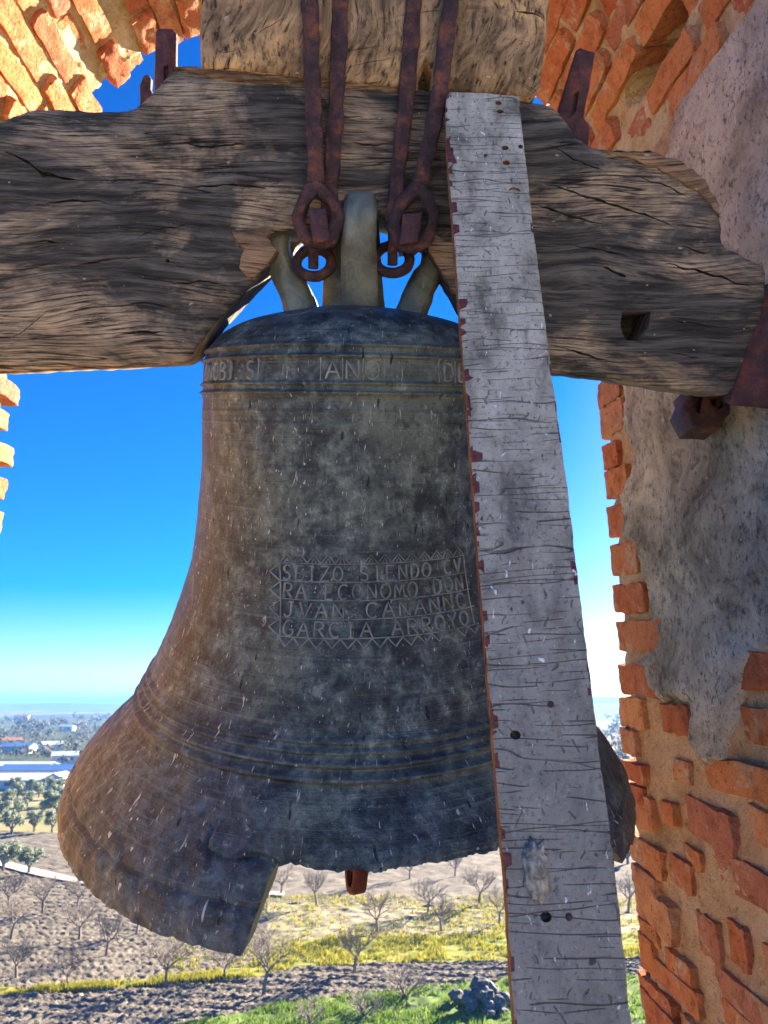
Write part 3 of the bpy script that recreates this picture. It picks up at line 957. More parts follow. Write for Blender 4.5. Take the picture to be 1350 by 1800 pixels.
# ---- swept bars
def sweep(name, P_, w, t, side, mat, cham=0.25, jit=0.0, closed=False, taper=None, seed=0.0, sub=0.015):
    """bar of section w x t along P_; side = direction of the width"""
    pts = []
    n0 = len(P_)
    segs = n0 if closed else n0 - 1
    for i in range(segs):
        a, b = Vector(P_[i]), Vector(P_[(i + 1) % n0])
        k = max(1, int((b - a).length / sub))
        for q in range(k): pts.append(a.lerp(b, q / k))
    if not closed: pts.append(Vector(P_[-1]))
    for _ in range(2):
        q = [v.copy() for v in pts]
        for i in range(len(pts)):
            if not closed and i in (0, len(pts) - 1): continue
            q[i] = (pts[i - 1] + pts[i] * 2 + pts[(i + 1) % len(pts)]) / 4
        pts = q
    sec = []
    c = cham * min(w, t) / 2 * 2
    x, y = w / 2, t / 2
    for sx, sy in ((1, 1), (-1, 1), (-1, -1), (1, -1)):
        if sx * sy > 0: sec += [(sx * x, sy * (y - c / 2)), (sx * (x - c / 2), sy * y)]
        else: sec += [(sx * (x - c / 2), sy * y), (sx * x, sy * (y - c / 2))]
    V, Fc, UV = [], [], []
    n = len(pts)
    for i, q in enumerate(pts):
        if closed: tg = pts[(i + 1) % n] - pts[i - 1]
        else: tg = pts[min(n - 1, i + 1)] - pts[max(0, i - 1)]
        tg.normalize()
        sd_ = Vector(side) if not callable(side) else side(q, tg)
        sd_ = (sd_ - tg * sd_.dot(tg)).normalized()
        nn = tg.cross(sd_)
        k = taper(i / max(1, n - 1)) if taper else (1, 1)
        for (a, b) in sec:
            v = q + sd_ * a * k[0] + nn * b * k[1]
            if jit:
                z = v * 38
                v = v + Vector((nz(z.x, z.y, z.z + seed), nz(z.x + 7, z.y, z.z + seed), nz(z.x, z.y + 7, z.z + seed))) * jit
            V.append(v)
            UV.append((i * 0.015, a))
    m = n if closed else n - 1
    for i in range(m):
        for j in range(8):
            a, b = i * 8 + j, i * 8 + (j + 1) % 8
            c2, d = ((i + 1) % n) * 8 + (j + 1) % 8, ((i + 1) % n) * 8 + j
            Fc.append((a, b, c2, d))
    if not closed:
        Fc.append(tuple(range(7, -1, -1)))
        Fc.append(tuple(range((n - 1) * 8, n * 8)))
    me = mesh(name, V, Fc, mat, False, UV)
    me.shade_smooth()
    return me

def sharp(me, ang=50):
    try: me.set_sharp_from_angle(angle=R(ang))
    except Exception: pass
    return me

# ---- the crown: cast loops rising from the shoulder
def pb(u, v, y):
    x, z = on_bell_plane(u, v, y)
    return (x, y, z)
YF = -0.10                                  # front face of the yoke in the bell's frame
front = [(0.012, -0.062, 0.185), (0.012, -0.075, 0.235), (0.013, -0.112, 0.295), (0.014, -0.120, 0.335), (0.014, -0.090, 0.362), (0.014, -0.03, 0.372)]
obj('crown_loop', sharp(sweep('crown_loop', front, 0.052, 0.036, (1, 0, 0), VERDI, 0.5, 0.004, taper=lambda k: (1.22 - 0.25 * k if k < .5 else 1.09, 1.25 - .3 * k))), bell)
back = [(0.0, 0.07, 0.185), (0.0, 0.09, 0.25), (0.0, 0.10, 0.31), (0.0, 0.06, 0.36), (0.0, 0.0, 0.372)]
obj('crown_loop', sharp(sweep('crown_loop', back, 0.052, 0.04, (1, 0, 0), VERDI, 0.5, 0.004, taper=lambda k: (1.3, 1.2))), bell)
for sx, yo in ((-1, -0.045), (1, -0.045), (-1, 0.055), (1, 0.055)):
    ox = 0.006
    side_pts = [(ox + sx * 0.098, yo, 0.175), (ox + sx * 0.112, yo, 0.225), (ox + sx * 0.142, yo, 0.270), (ox + sx * 0.142, yo, 0.320), (ox + sx * 0.10, yo, 0.352), (ox + sx * 0.03, yo, 0.37)]
    obj('crown_loop', sharp(sweep('crown_loop', side_pts, 0.042, 0.046, (0, 1, 0), VERDI, 0.5, 0.004, seed=sx + yo, taper=lambda k: (1.3 - .3 * min(1, k * 3), 1.25 - .25 * min(1, k * 3)))), bell)
obj('crown_post', sharp(sweep('crown_post', [(0.0, 0.0, 0.17), (0.0, 0.0, 0.39)], 0.09, 0.07, (1, 0, 0), VERDI, 0.5, 0.004, taper=lambda k: (1.3 - .4 * k, 1.2 - .2 * k))), bell)

# ================================================================== slabs cut to a traced outline, with real openings
def area2(P_): return sum(P_[i][0] * P_[(i + 1) % len(P_)][1] - P_[(i + 1) % len(P_)][0] * P_[i][1] for i in range(len(P_)))

def dense(P_, step, jit=0.0, seed=0.0, fr=30):
    out = []
    n = len(P_)
    for i in range(n):
        a, b = P_[i], P_[(i + 1) % n]
        k = max(1, int(math.hypot(b[0] - a[0], b[1] - a[1]) / step))
        for q in range(k):
            x, y = a[0] + (b[0] - a[0]) * q / k, a[1] + (b[1] - a[1]) * q / k
            if jit:
                x += jit * fbm(x * fr, y * fr, seed, 3)
                y += jit * fbm(x * fr + 40, y * fr, seed, 3)
            out.append((x, y))
    return out

def smooth2(P_, it=2):
    for _ in range(it):
        n = len(P_)
        P_ = [((P_[i - 1][0] + 2 * P_[i][0] + P_[(i + 1) % n][0]) / 4, (P_[i - 1][1] + 2 * P_[i][1] + P_[(i + 1) % n][1]) / 4) for i in range(n)]
    return P_

def inset(P_, d):
    n = len(P_)
    out = []
    for i in range(n):
        a, b = P_[i - 1], P_[(i + 1) % n]
        tx, ty = b[0] - a[0], b[1] - a[1]
        l = math.hypot(tx, ty) + 1e-9
        out.append((P_[i][0] - ty / l * d, P_[i][1] + tx / l * d))
    return out

def slab(name, outline, y0, y1, mats, holes=(), bev=0.006, uvo=(0, 0)):
    """outline in (x, z), counter-clockwise; front at y0 (towards the viewer), back at y1; holes = [(loop, depth)]"""
    if area2(outline) < 0: outline = outline[::-1]
    inn = inset(outline, bev)
    bm = bmesh.new()
    uvl = bm.loops.layers.uv.new('UVMap')
    def loop(P_, y): return [bm.verts.new((x, y, z)) for x, z in P_]
    A = loop(inn, y0)
    B = loop(outline, y0 + bev)
    Cc = loop(outline, y1 - bev)
    D = loop(inn, y1)
    n = len(A)
    def bridge(P_, Q, mi=0):
        m = len(P_)
        for i in range(m):
            f = bm.faces.new((P_[i], P_[(i + 1) % m], Q[(i + 1) % m], Q[i]))
            f.material_index = mi
    bridge(B, A); bridge(Cc, B); bridge(D, Cc)
    edges = [bm.edges.get((A[i], A[(i + 1) % n])) for i in range(n)]
    for (H_, dep) in holes:
        if area2(H_) < 0: H_ = H_[::-1]
        hv = loop(H_, y0)
        m = len(H_)
        cx, cz = sum(q[0] for q in H_) / m, sum(q[1] for q in H_) / m
        hb = loop([(cx + (x - cx) * 0.9, cz + (z - cz) * 0.9) for x, z in H_], y0 + dep)
        bridge(hv, hb)
        bm.faces.new(hb[::-1])
        edges += [bm.edges.get((hv[i], hv[(i + 1) % m])) for i in range(m)]
    bmesh.ops.triangle_fill(bm, use_beauty=True, use_dissolve=False, edges=edges)
    edges = [bm.edges.get((D[i], D[(i + 1) % n])) for i in range(n)]
    bmesh.ops.triangle_fill(bm, use_beauty=True, use_dissolve=False, edges=edges)
    bmesh.ops.recalc_face_normals(bm, faces=bm.faces[:])
    for f in bm.faces:
        ny = abs(f.normal.y)
        for l in f.loops:
            c = l.vert.co
            if ny > 0.3: l[uvl].uv = (c.x + uvo[0], c.z + uvo[1])
            else: l[uvl].uv = (c.x + uvo[0], c.z + c.y + uvo[1])
    me = bpy.data.meshes.new(name)
    bm.to_mesh(me); bm.free()
    for m_ in mats: me.materials.append(m_)
    return me

def crack_loop(P_, w, seed=0.0):
    """a thin opening along a polyline, widest in its middle"""
    Q = []
    for (a, b) in zip(P_[:-1], P_[1:]):
        k = max(1, int(math.hypot(b[0] - a[0], b[1] - a[1]) / 0.008))
        for q in range(k): Q.append((a[0] + (b[0] - a[0]) * q / k, a[1] + (b[1] - a[1]) * q / k))
    Q.append(P_[-1])
    n = len(Q)
    up, dn = [], []
    for i, (x, z) in enumerate(Q):
        k = math.sin(math.pi * (i + 0.35) / (n - 0.3)) ** 0.7
        ww = w * 0.62 * max(0.10, k) * (1 + 0.9 * nz(x * 70, z * 70, seed))
        zz_ = z + 0.004 * nz(x * 45, 3.0, seed) + 0.002 * nz(x * 130, 5.0, seed)
        up.append((x, zz_ + ww / 2)); dn.append((x, zz_ - ww / 2))
    return dn + up[::-1]

def bp(L_, y=YF): return [on_bell_plane(u, v, y) for u, v in L_]

yoke = empty('bell_yoke', BELL_M)
tag(yoke, 'massive dark weathered timber yoke with shaped shoulders carrying the bell', 'bell yoke')
OUT = [(-330, 330), (-330, 655), (0, 654), (120, 648), (230, 643), (318, 638), (334, 632), (350, 600), (385, 560), (430, 510), (470, 468), (484, 440), (462, 418), (474, 404), (520, 404), (560, 396), (600, 372),
       (636, 362), (668, 372), (700, 400), (745, 425), (770, 470), (800, 520), (830, 575), (870, 630), (920, 648), (972, 656), (1060, 664), (1130, 676), (1200, 688), (1284, 698), (1293, 684), (1312, 625), (1330, 580),
       (1346, 540), (1350, 470), (1312, 452), (1268, 432), (1270, 400), (1262, 355), (1240, 316), (1200, 284), (1140, 266), (1080, 262), (1042, 260), (1020, 244), (1000, 218), (985, 196), (970, 182), (940, 178),
       (760, 158), (600, 142), (500, 132), (400, 122), (340, 116), (306, 116), (292, 132), (270, 158), (248, 182), (222, 194), (150, 194), (110, 190), (60, 190), (20, 202), (0, 212), (-40, 226), (-120, 240), (-250, 262)]
outl = smooth2(dense(bp(OUT), 0.010, 0.0), 2)
outl = [(x + 0.0022 * fbm(x * 45, z * 45, 1.0, 3), z + 0.0022 * fbm(x * 45 + 30, z * 45, 1.0, 3)) for x, z in outl]
sq = dense(bp([(1094, 547), (1144, 547), (1140, 578), (1126, 600), (1100, 598), (1090, 575)]), 0.008, 0.001)
crk = [crack_loop(bp(L_), w, k) for k, (L_, w) in enumerate([
    ([(6, 266), (24, 272), (46, 284), (75, 304), (112, 314), (135, 316)], 0.011), ([(190, 322), (240, 312)], 0.003),
    ([(950, 320), (985, 330), (1040, 348), (1085, 362), (1140, 380), (1190, 400)], 0.006), ([(945, 360), (985, 374), (1030, 388), (1060, 394)], 0.006),
    ([(1160, 462), (1220, 474), (1260, 486), (1300, 498), (1330, 508)], 0.006), ([(1200, 434), (1245, 446)], 0.004),
    ([(230, 424), (270, 404), (300, 398), (350, 394)], 0.0035), ([(5, 602), (40, 582), (90, 542)], 0.003), ([(974, 606), (1010, 618), (1050, 630), (1080, 636)], 0.005),
    ([(570, 196), (640, 210)], 0.003), ([(1060, 470), (1100, 486)], 0.012), ([(1080, 570), (1060, 610)], 0.0025), ([(175, 540), (176, 560)], 0.003),
    ([(60, 360), (130, 352), (200, 356)], 0.006), ([(300, 250), (370, 258), (450, 252)], 0.005), ([(120, 470), (190, 455), (260, 452)], 0.005), ([(300, 500), (350, 494), (392, 498)], 0.005),
    ([(330, 330), (400, 324), (470, 330)], 0.005), ([(200, 590), (260, 582), (310, 586)], 0.005), ([(1000, 430), (1060, 440), (1110, 452)], 0.005), ([(1170, 560), (1230, 570), (1270, 578)], 0.005),
    ([(1180, 620), (1230, 628)], 0.004), ([(962, 252), (1010, 280), (1060, 300)], 0.005), ([(1120, 310), (1180, 330), (1212, 348)], 0.005), ([(30, 430), (70, 424), (110, 426)], 0.006), ([(620, 250), (660, 256), (690, 250)], 0.004)])]
nail = [(x + 0.0035 * math.cos(a), z + 0.0035 * math.sin(a)) for (x, z) in bp([(294, 458)]) for a in [k * math.pi / 5 for k in range(10)]]
obj('beam', sharp(slab('yoke_beam', outl, YF, 0.0, [OAK], [(sq, 0.09), (nail, 0.03)] + [(c, 0.022) for c in crk], 0.007)), yoke)

# splintered brown strips of torn wood beside the crown and under the right shoulder
for L_, nm in (([(405, 404), (478, 402), (470, 418), (486, 440), (466, 470), (440, 492), (418, 470), (428, 440)], 'a'), ([(745, 425), (765, 415), (795, 425), (806, 520), (796, 515), (772, 470)], 'b'),
               ([(306, 117), (400, 122), (530, 136), (700, 152), (700, 162), (540, 148), (460, 146), (390, 138), (330, 126)], 'c'),
               ([(1060, 263), (1140, 266), (1200, 284), (1240, 316), (1262, 355), (1266, 380), (1240, 350), (1200, 320), (1150, 290), (1090, 274)], 'd')):
    P_ = dense(bp(L_, YF - 0.004), 0.006, 0.004, 3.0, 60)
    obj('torn_wood', sharp(slab('torn_wood', P_, YF - 0.0045, YF + 0.03, [RAWWOOD], [], 0.002)), yoke)

# the upper block of the yoke
BL = [(352, -160), (352, 0), (350, 60), (352, 117), (450, 124), (530, 134), (620, 143), (735, 153), (737, 130), (745, 108), (752, 105), (760, 120), (757, 157), (800, 160), (880, 164), (936, 170), (950, 150), (955, 110), (962, 60), (966, 0), (980, -160)]
bl = dense(bp(BL, YF - 0.012), 0.010, 0.0016, 6.0, 50)
bcr = [crack_loop(bp(L_, YF - 0.012), w, 20 + k) for k, (L_, w) in enumerate([([(905, 20), (940, 24), (960, 34)], 0.004), ([(700, 60), (690, 100)], 0.002), ([(450, 60), (500, 30)], 0.0025), ([(850, 40), (870, 90)], 0.002), ([(380, 100), (430, 80)], 0.002)])]
obj('upper_block', sharp(slab('upper_block', bl, YF - 0.012, 0.12, [OAKEND], [(c, 0.02) for c in bcr], 0.006)), yoke)

# ================================================================== irons
Y1 = YF - 0.026
def pl(L_, y): return [pb(u, v, y) for u, v in L_]

def hanger(label, rod, y, eye=None, pin=None, ring=None, w=0.026):
    o = empty('iron_hanger', BELL_M)
    tag(o, label, 'iron hanger', 'iron hangers of the bell')
    obj('rod', sharp(sweep('rod', pl(rod, y), w, 0.017, (1, 0, 0), IRON, 0.3, 0.0032, seed=rod[0][0], sub=0.007)), o)
    if eye:
        obj('eye', sharp(sweep('eye', pl(eye, y), 0.020, 0.021, (0, 1, 0), IRON, 0.45, 0.0036, True, seed=2, sub=0.005)), o)
    if pin:
        P_ = dense(bp(pin, y - 0.02), 0.006, 0.0012, 2, 50)
        obj('pin', sharp(slab('pin', P_, y - 0.020, y + 0.09, [IRON2], [], 0.003)), o)
    if ring:
        c = bp([ring], -0.075)[0]
        rp = [(c[0] + 0.031 * math.cos(a), -0.075 + 0.012 * math.sin(a), c[1] + 0.026 * math.sin(a)) for a in [k * math.pi / 12 for k in range(24)]]
        obj('shackle', sharp(sweep('shackle', rp, 0.017, 0.017, (0, 1, 0), IRON, 0.6, 0.0015, True, seed=4, sub=0.006)), o)
        obj('shackle_bolt', sharp(sweep('shackle_bolt', [(c[0], -0.09, c[1] + 0.045), (c[0], -0.09, c[1] - 0.012)], 0.017, 0.017, (1, 0, 0), IRON, 0.6, 0.001)), o)
    return o

hanger('rusty iron rod with eye and square pin, leftmost of the four hangers', [(545, -180), (545, 0), (549, 130), (553, 250), (556, 322)], Y1,
       [(556, 326), (534, 350), (524, 386), (534, 418), (558, 428), (584, 420), (594, 388), (584, 352)],
       [(541, 368), (572, 365), (580, 422), (551, 428)], (552, 462))
hanger('plain rusty iron rod just right of the leftmost eyed hanger', [(602, -180), (600, 0), (593, 140), (586, 260), (580, 340), (576, 410)], YF - 0.0105)
hanger('plain rusty iron rod just left of the hanger beside the plank', [(732, -180), (728, 0), (715, 170), (699, 310), (690, 400)], YF - 0.0105)
hanger('rusty iron rod with eye and square pin, nearest the painted plank', [(802, -180), (793, 0), (772, 170), (752, 270), (738, 326)], Y1,
       [(737, 328), (708, 354), (692, 390), (700, 424), (724, 434), (750, 424), (760, 390), (752, 350)],
       [(708, 376), (742, 372), (736, 426), (702, 430)], (690, 456))

def strap(label, P_, y, slot, th=0.012, mat=None):
    o = obj('iron_strap', sharp(slab('iron_strap', dense(bp(P_, y), 0.008, 0.0012, 2.0, 40), y, y + th, [mat or IRON2], [(dense(bp(slot, y), 0.006), th * 0.9)] if slot else [], 0.002)), None, BELL_M)
    tag(o, label, 'iron strap', 'iron straps of the yoke')
    return o
strap('dark slotted iron strap standing above the left yoke shoulder', [(273, 56), (277, 50), (303, 50), (310, 58), (309, 130), (300, 260), (268, 260)], 0.03, [(287, 116), (296, 114), (297, 134), (288, 142)])
strap('short bent iron hook end left of the slotted strap', [(245, 150), (252, 132), (261, 130), (266, 138), (264, 156), (272, 172), (276, 230), (246, 230)], 0.05, None)
strap('dark rusty slotted iron strap standing above the right yoke shoulder', [(1013, 88), (1020, 84), (1046, 92), (1040, 130), (1026, 206), (1036, 222), (1032, 300), (985, 300), (982, 190)], 0.04, [(1009, 164), (1018, 160), (1012, 196), (1003, 206)])
strap('broad rusty iron plate wrapped around the right end of the yoke', [(1348, 500), (1330, 560), (1308, 612), (1288, 672), (1282, 706), (1290, 712), (1356, 718), (1378, 640), (1392, 500)], YF + 0.016, None, 0.02)
# right bearing: an iron trough let into the jamb, with the gudgeon lying in it
bear = empty('bearing_bracket')
tag(bear, 'angular iron bearing trough in the plastered jamb below the right yoke end', 'bracket')
YB = 1.40
def onY(u, v, Y):
    d = ray(u, v); d = d * (Y / d.y)
    return (d.x, d.z)
ol = dense([onY(u, v, YB) for u, v in [(1208, 680), (1212, 692), (1202, 716), (1220, 748), (1266, 750), (1278, 732), (1296, 716), (1296, 680)]], 0.01, 0.001)
ho = dense([onY(u, v, YB) for u, v in [(1218, 690), (1238, 690), (1230, 728), (1214, 716)]], 0.01)
ho2 = dense([onY(u, v, YB) for u, v in [(1248, 690), (1284, 690), (1282, 708), (1264, 720), (1248, 708)]], 0.01)
obj('trough', sharp(slab('trough', ol, YB, YB + 0.08, [IRON], [(ho, 0.02), (ho2, 0.06)], 0.004)), bear)
g0 = BELL_M @ Vector((0.60, 0.02, 0.12))
gx = onY(1266, 706, YB + 0.02)
obj('gudgeon', sharp(sweep('gudgeon', [(0.655, YB + 0.045, gx[1] + 0.004), (0.80, YB + 0.045, gx[1] + 0.004)], 0.042, 0.042, (0, 1, 0), IRON, 0.58, 0.001)), bear)

# ================================================================== the painted plank
def cam_pt(u, v, depth):
    return ray(u, v) * depth
WPL = 0.115
tl, tr = cam_pt(785, 160, F_PX * WPL / 127), cam_pt(912, 168, F_PX * WPL / 127)
bl_, br = cam_pt(905, 1800, F_PX * WPL / 204), cam_pt(1110, 1800, F_PX * WPL / 204)
mt, mb = (tl + tr) / 2, (bl_ + br) / 2
az = (mt - mb).normalized()
ax = ((tr - tl).normalized() + (br - bl_).normalized()).normalized()
ax = (ax - az * ax.dot(az)).normalized()
ay = az.cross(ax)
PL_LEN = (mt - mb).length
PLM = Matrix(((ax.x, ay.x, az.x, mb.x), (ax.y, ay.y, az.y, mb.y), (ax.z, ay.z, az.z, mb.z), (0, 0, 0, 1)))
PLI = PLM.inverted()
def on_plank(u, v):
    o, d = PLI @ Vector((0, 0, 0)), PLI.to_3x3() @ ray(u, v)
    q = o + d * (-o.y / d.y)
    return (q.x, q.z)
LEFT = [(785, 160), (783, 215), (789, 300), (797, 400), (806, 520), (815, 640), (824, 740), (832, 860), (841, 980), (849, 1080), (858, 1190), (866, 1280), (874, 1380), (884, 1500), (893, 1600), (898, 1700), (906, 1800)]
RIGHT = [(912, 168), (922, 260), (938, 400), (950, 500), (962, 590), (972, 670), (985, 760), (998, 860), (1010, 960), (1022, 1060), (1034, 1160), (1044, 1240), (1056, 1340), (1070, 1440), (1083, 1540), (1092, 1620), (1102, 1720), (1110, 1800)]
Lp, Rp = [on_plank(*q) for q in LEFT], [on_plank(*q) for q in RIGHT]
dx, dz = Lp[-1][0] - Lp[-2][0], Lp[-1][1] - Lp[-2][1]
low = [(Lp[-1][0] - 0.004, -0.62), (Rp[-1][0] + 0.004, -0.62)]
po = [on_plank(848, 162)] + Lp + low + Rp[::-1]
po = dense(po, 0.006)
po = [(x + 0.0011 * fbm(x * 60, z * 60, 2.0, 3), z + 0.0011 * fbm(x * 60 + 20, z * 60, 2.0, 3)) for x, z in po]
phol = []
for (u, v, rr) in [(876, 181, 0.0052), (879, 196, 0.0052), (888, 260, 0.0055), (890, 286, 0.0058), (960, 1612, 0.006), (906, 1292, 0.006)]:
    x, z = on_plank(u, v)
    phol.append(([(x + rr * math.cos(a), z + rr * 0.85 * math.sin(a)) for a in [k * math.pi / 7 for k in range(14)]], 0.015))
x0, z0 = on_plank(903, 334)
phol.append(([(x0 - .008, z0 - .003), (x0 + .010, z0 - .003), (x0 + .008, z0 + .003), (x0, z0 + .006), (x0 - .006, z0 + .003)], 0.004))
PEDGE = mat_wood('plank_edge_wood', (0.07, 0.03, 0.015), (0.22, 0.10, 0.05), (0.34, 0.18, 0.09), (0.42, 0.24, 0.13), (0.4, 0.2, 0.1), 8.1)
pm = slab('plank_board', po, 0.0, 0.024, [PAINT, PEDGE], phol, 0.002)
for p_ in pm.polygons:
    if abs(p_.normal.y) < 0.9 and p_.center.y > 0.0012: p_.material_index = 1
plank = empty('painted_plank', PLM)
tag(plank, 'long leaning plank of cracked grey paint with dark red primer, in front of the bell', 'plank')
obj('board', sharp(pm, 40), plank)
# nails whose heads rust in the face
for (u, v) in [(915, 258), (968, 1238), (1000, 1612)]:
    x, z = on_plank(u, v)
    bm = bmesh.new()
    bmesh.ops.create_uvsphere(bm, u_segments=10, v_segments=6, radius=0.004)
    for q in bm.verts: q.co = Vector((x + q.co.x, q.co.y * 0.5, z + q.co.z))
    me = bpy.data.meshes.new('nail_head'); bm.to_mesh(me); bm.free(); me.materials.append(IRON)
    obj('nail_head', me, plank)
# lump of swallow-nest mud stuck to the lower board
def blob(name, c, r, mat, seed, res=2, amp=0.35, fr=2.2):
    bm = bmesh.new()
    bmesh.ops.create_icosphere(bm, subdivisions=res, radius=1.0)
    for q in bm.verts:
        d = 1 + amp * fbm(q.co.x * fr + seed, q.co.y * fr, q.co.z * fr, 3)
        q.co = Vector((c[0] + q.co.x * r[0] * d, c[1] + q.co.y * r[1] * d, c[2] + q.co.z * r[2] * d))
    me = bpy.data.meshes.new(name); bm.to_mesh(me); bm.free(); me.materials.append(mat); me.shade_smooth()
    return me
MUD = mat_simple('dried_droppings', [(0.3, (0.10, 0.085, 0.06)), (0.5, (0.30, 0.27, 0.20)), (0.7, (0.55, 0.52, 0.42))], 120, 0.9, 0.9, 0.004)
mx, mz = on_plank(941, 1528)
dr = obj('dried_droppings', blob('dried_droppings', (mx, 0, mz), (0.0125, 0.006, 0.030), MUD, 3.0, 4, 0.4, 3.5), None, PLM)
tag(dr, 'lump of dried bird droppings stuck low on the painted plank', 'droppings')

# ================================================================== the clapper
clap = empty('bell_clapper', Matrix.Translation((-0.044, 1.335, 0.0)))
tag(clap, 'rust red iron clapper tip with an oval hole showing under the broken lip', 'clapper')
obj('shaft', sharp(sweep('shaft', [(0, 0, 0.60), (0, 0, -0.20)], 0.034, 0.034, (1, 0, 0), REDIRON, 0.5, 0.001)), clap)
obj('ball', blob('ball', (0, 0, -0.135), (0.062, 0.062, 0.066), REDIRON, 1.0, 3, 0.03), clap)
tipo = smooth2(dense([(-0.020, -0.17), (0.020, -0.17), (0.0195, -0.26), (0.013, -0.292), (-0.012, -0.292), (-0.019, -0.265)], 0.006), 2)
tiph = [(0.000 + 0.0085 * math.cos(a), -0.262 + 0.019 * math.sin(a)) for a in [k * math.pi / 9 for k in range(18)]]
obj('tip', sharp(slab('tip', tipo, -0.016, 0.016, [REDIRON], [(tiph, 0.028)], 0.004)), clap, Matrix.Rotation(R(-48), 4, 'Z') @ Matrix.Diagonal((0.86, 0.86, 1.0, 1.0)))

# ================================================================== the land below
SOIL = mat_simple('brown_soil', [(0.3, (0.068, 0.058, 0.044)), (0.5, (0.135, 0.115, 0.09)), (0.7, (0.215, 0.185, 0.145))], 0.7, 1.0, 1.0, 0.15)
DARKSOIL = mat_simple('stony_ploughed_soil', [(0.30, (0.07, 0.06, 0.05)), (0.5, (0.15, 0.13, 0.105)), (0.66, (0.25, 0.22, 0.18)), (0.8, (0.38, 0.34, 0.29))], 3.2, 1.0, 1.0, 0.15)
STRAW = mat_simple('pale_dry_field', [(0.3, (0.09, 0.11, 0.035)), (0.45, (0.20, 0.175, 0.105)), (0.62, (0.31, 0.265, 0.18)), (0.8, (0.40, 0.35, 0.26))], 0.35, 1.0, 1.0, 0.15)
YELGR = mat_simple('yellow_green_weeds', [(0.3, (0.10, 0.14, 0.02)), (0.5, (0.21, 0.21, 0.03)), (0.7, (0.30, 0.26, 0.06))], 0.5, 1.0, 1.0, 0.1)
GREEN = mat_simple('fresh_grass_soil', [(0.3, (0.03, 0.055, 0.015)), (0.5, (0.09, 0.15, 0.025)), (0.7, (0.20, 0.24, 0.05))], 0.6, 1.0, 1.0, 0.1)
OLGR = mat_simple('olive_grove_ground', [(0.3, (0.10, 0.115, 0.035)), (0.5, (0.20, 0.18, 0.075)), (0.7, (0.32, 0.26, 0.14))], 0.12, 1.0, 0.8, 0.2)
TRACK = mat_simple('pale_dirt_track', [(0.3, (0.27, 0.25, 0.22)), (0.6, (0.40, 0.37, 0.33))], 1.0, 1.0, 0.5, 0.05)

def mat_far():
    t = T('patchwork_of_far_fields')
    w = t.t.nodes.new('ShaderNodeNewGeometry').outputs['Position']
    a = t.voro(t.map(w, (0.0045, 0.0018, 0)), 1.0, 'F1', 1.0, 'Color')
    s = t.sep(a)
    c = t.ramp(s[0], [(0.0, (0.06, 0.075, 0.03)), (0.3, (0.17, 0.15, 0.085)), (0.5, (0.08, 0.10, 0.04)), (0.7, (0.22, 0.19, 0.12)), (0.9, (0.05, 0.06, 0.035))], 'CONSTANT')
    n = t.noise(t.map(w, (0.02, 0.012, 0)), 1.0, 6, 0.7)
    c = t.mix(t.ramp(n, [(0.42, 0.75), (0.58, 0.0)]), c, (0.045, 0.055, 0.03))
    return t.done(c, 1.0, 0, None, 0.1)
FAR = mat_far()

# the sheet that reaches the horizon
gv, gf = [(0, 0, GROUND - 0.25)], []
rings = [30, 80, 160, 320, 640, 1300, 2600, 5200, 9500]
NS = 72
for r_ in rings:
    for k in range(NS):
        a = 2 * math.pi * k / NS
        gv.append((r_ * math.sin(a), r_ * math.cos(a), GROUND - 0.25))
for k in range(NS): gf.append((0, 1 + (k + 1) % NS, 1 + k))
for i in range(len(rings) - 1):
    for k in range(NS):
        a, b = 1 + i * NS + k, 1 + i * NS + (k + 1) % NS
        gf.append((a, b, b + NS, a + NS))
tag(obj('ground', mesh('ground', gv, gf, FAR)), kind='structure')

def interp(P_, u):
    for (u0, v0), (u1, v1) in zip(P_[:-1], P_[1:]):
        if u <= u1: return v0 + (v1 - v0) * (u - u0) / (u1 - u0)
    return P_[-1][1]

def field(name, top, bot, u0, u1, mat, nu=160, nv=40, amp=0.05, fr=1.0, z=0.0, side0=None, side1=None, furrow=0.0):
    V, Fc = [], []
    for j in range(nv + 1):
        for i in range(nu + 1):
            u = u0 + (u1 - u0) * i / nu
            k = j / nv
            vt, vb = interp(top, u), interp(bot, u)
            # even steps in distance rather than in the picture
            A, B = on_ground(u, vt), on_ground(u, vb)
            p_ = A.lerp(B, k)
            h = amp * fbm(p_.x * fr, p_.y * fr, 2.0, 3) + 0.25 * fbm(p_.x * 0.05, p_.y * 0.05, 7.0, 2)
            if furrow: h += furrow * math.sin((p_.y * 1.0 + p_.x * 0.10) * 5.0)
            V.append((p_.x, p_.y, GROUND + z + h))
    for j in range(nv):
        for i in range(nu):
            a = j * (nu + 1) + i
            Fc.append((a, a + nu + 1, a + nu + 2, a + 1))
    return tag(obj(name, mesh(name, V, Fc, mat, True)), kind='structure')

b_grove0 = [(-900, 1392), (2200, 1392)]
b_grove1 = [(-900, 1455), (0, 1460), (300, 1472), (900, 1490), (2200, 1500)]
b_mid = [(-900, 1515), (0, 1524), (60, 1534), (135, 1555), (500, 1590), (2200, 1620)]
b_yt = [(-900, 1800), (-200, 1752), (180, 1734), (330, 1718), (430, 1700), (510, 1662), (600, 1648), (890, 1642), (2200, 1640)]
b_yb = [(-900, 1815), (-200, 1766), (180, 1744), (330, 1730), (430, 1722), (520, 1704), (700, 1692), (890, 1690), (2200, 1680)]
b_pb = [(-900, 2300), (-200, 1960), (100, 1850), (330, 1800), (480, 1768), (700, 1742), (890, 1722), (2200, 1706)]
b_end = [(-900, 2500), (2200, 2500)]
field('olive_grove_ground', b_grove0, b_grove1, -600, 1500, OLGR, 120, 40, 0.08, 0.4, 0.02)
field('ploughed_field', b_grove1, b_mid, -600, 1500, SOIL, 200, 50, 0.16, 1.2, 0.03)
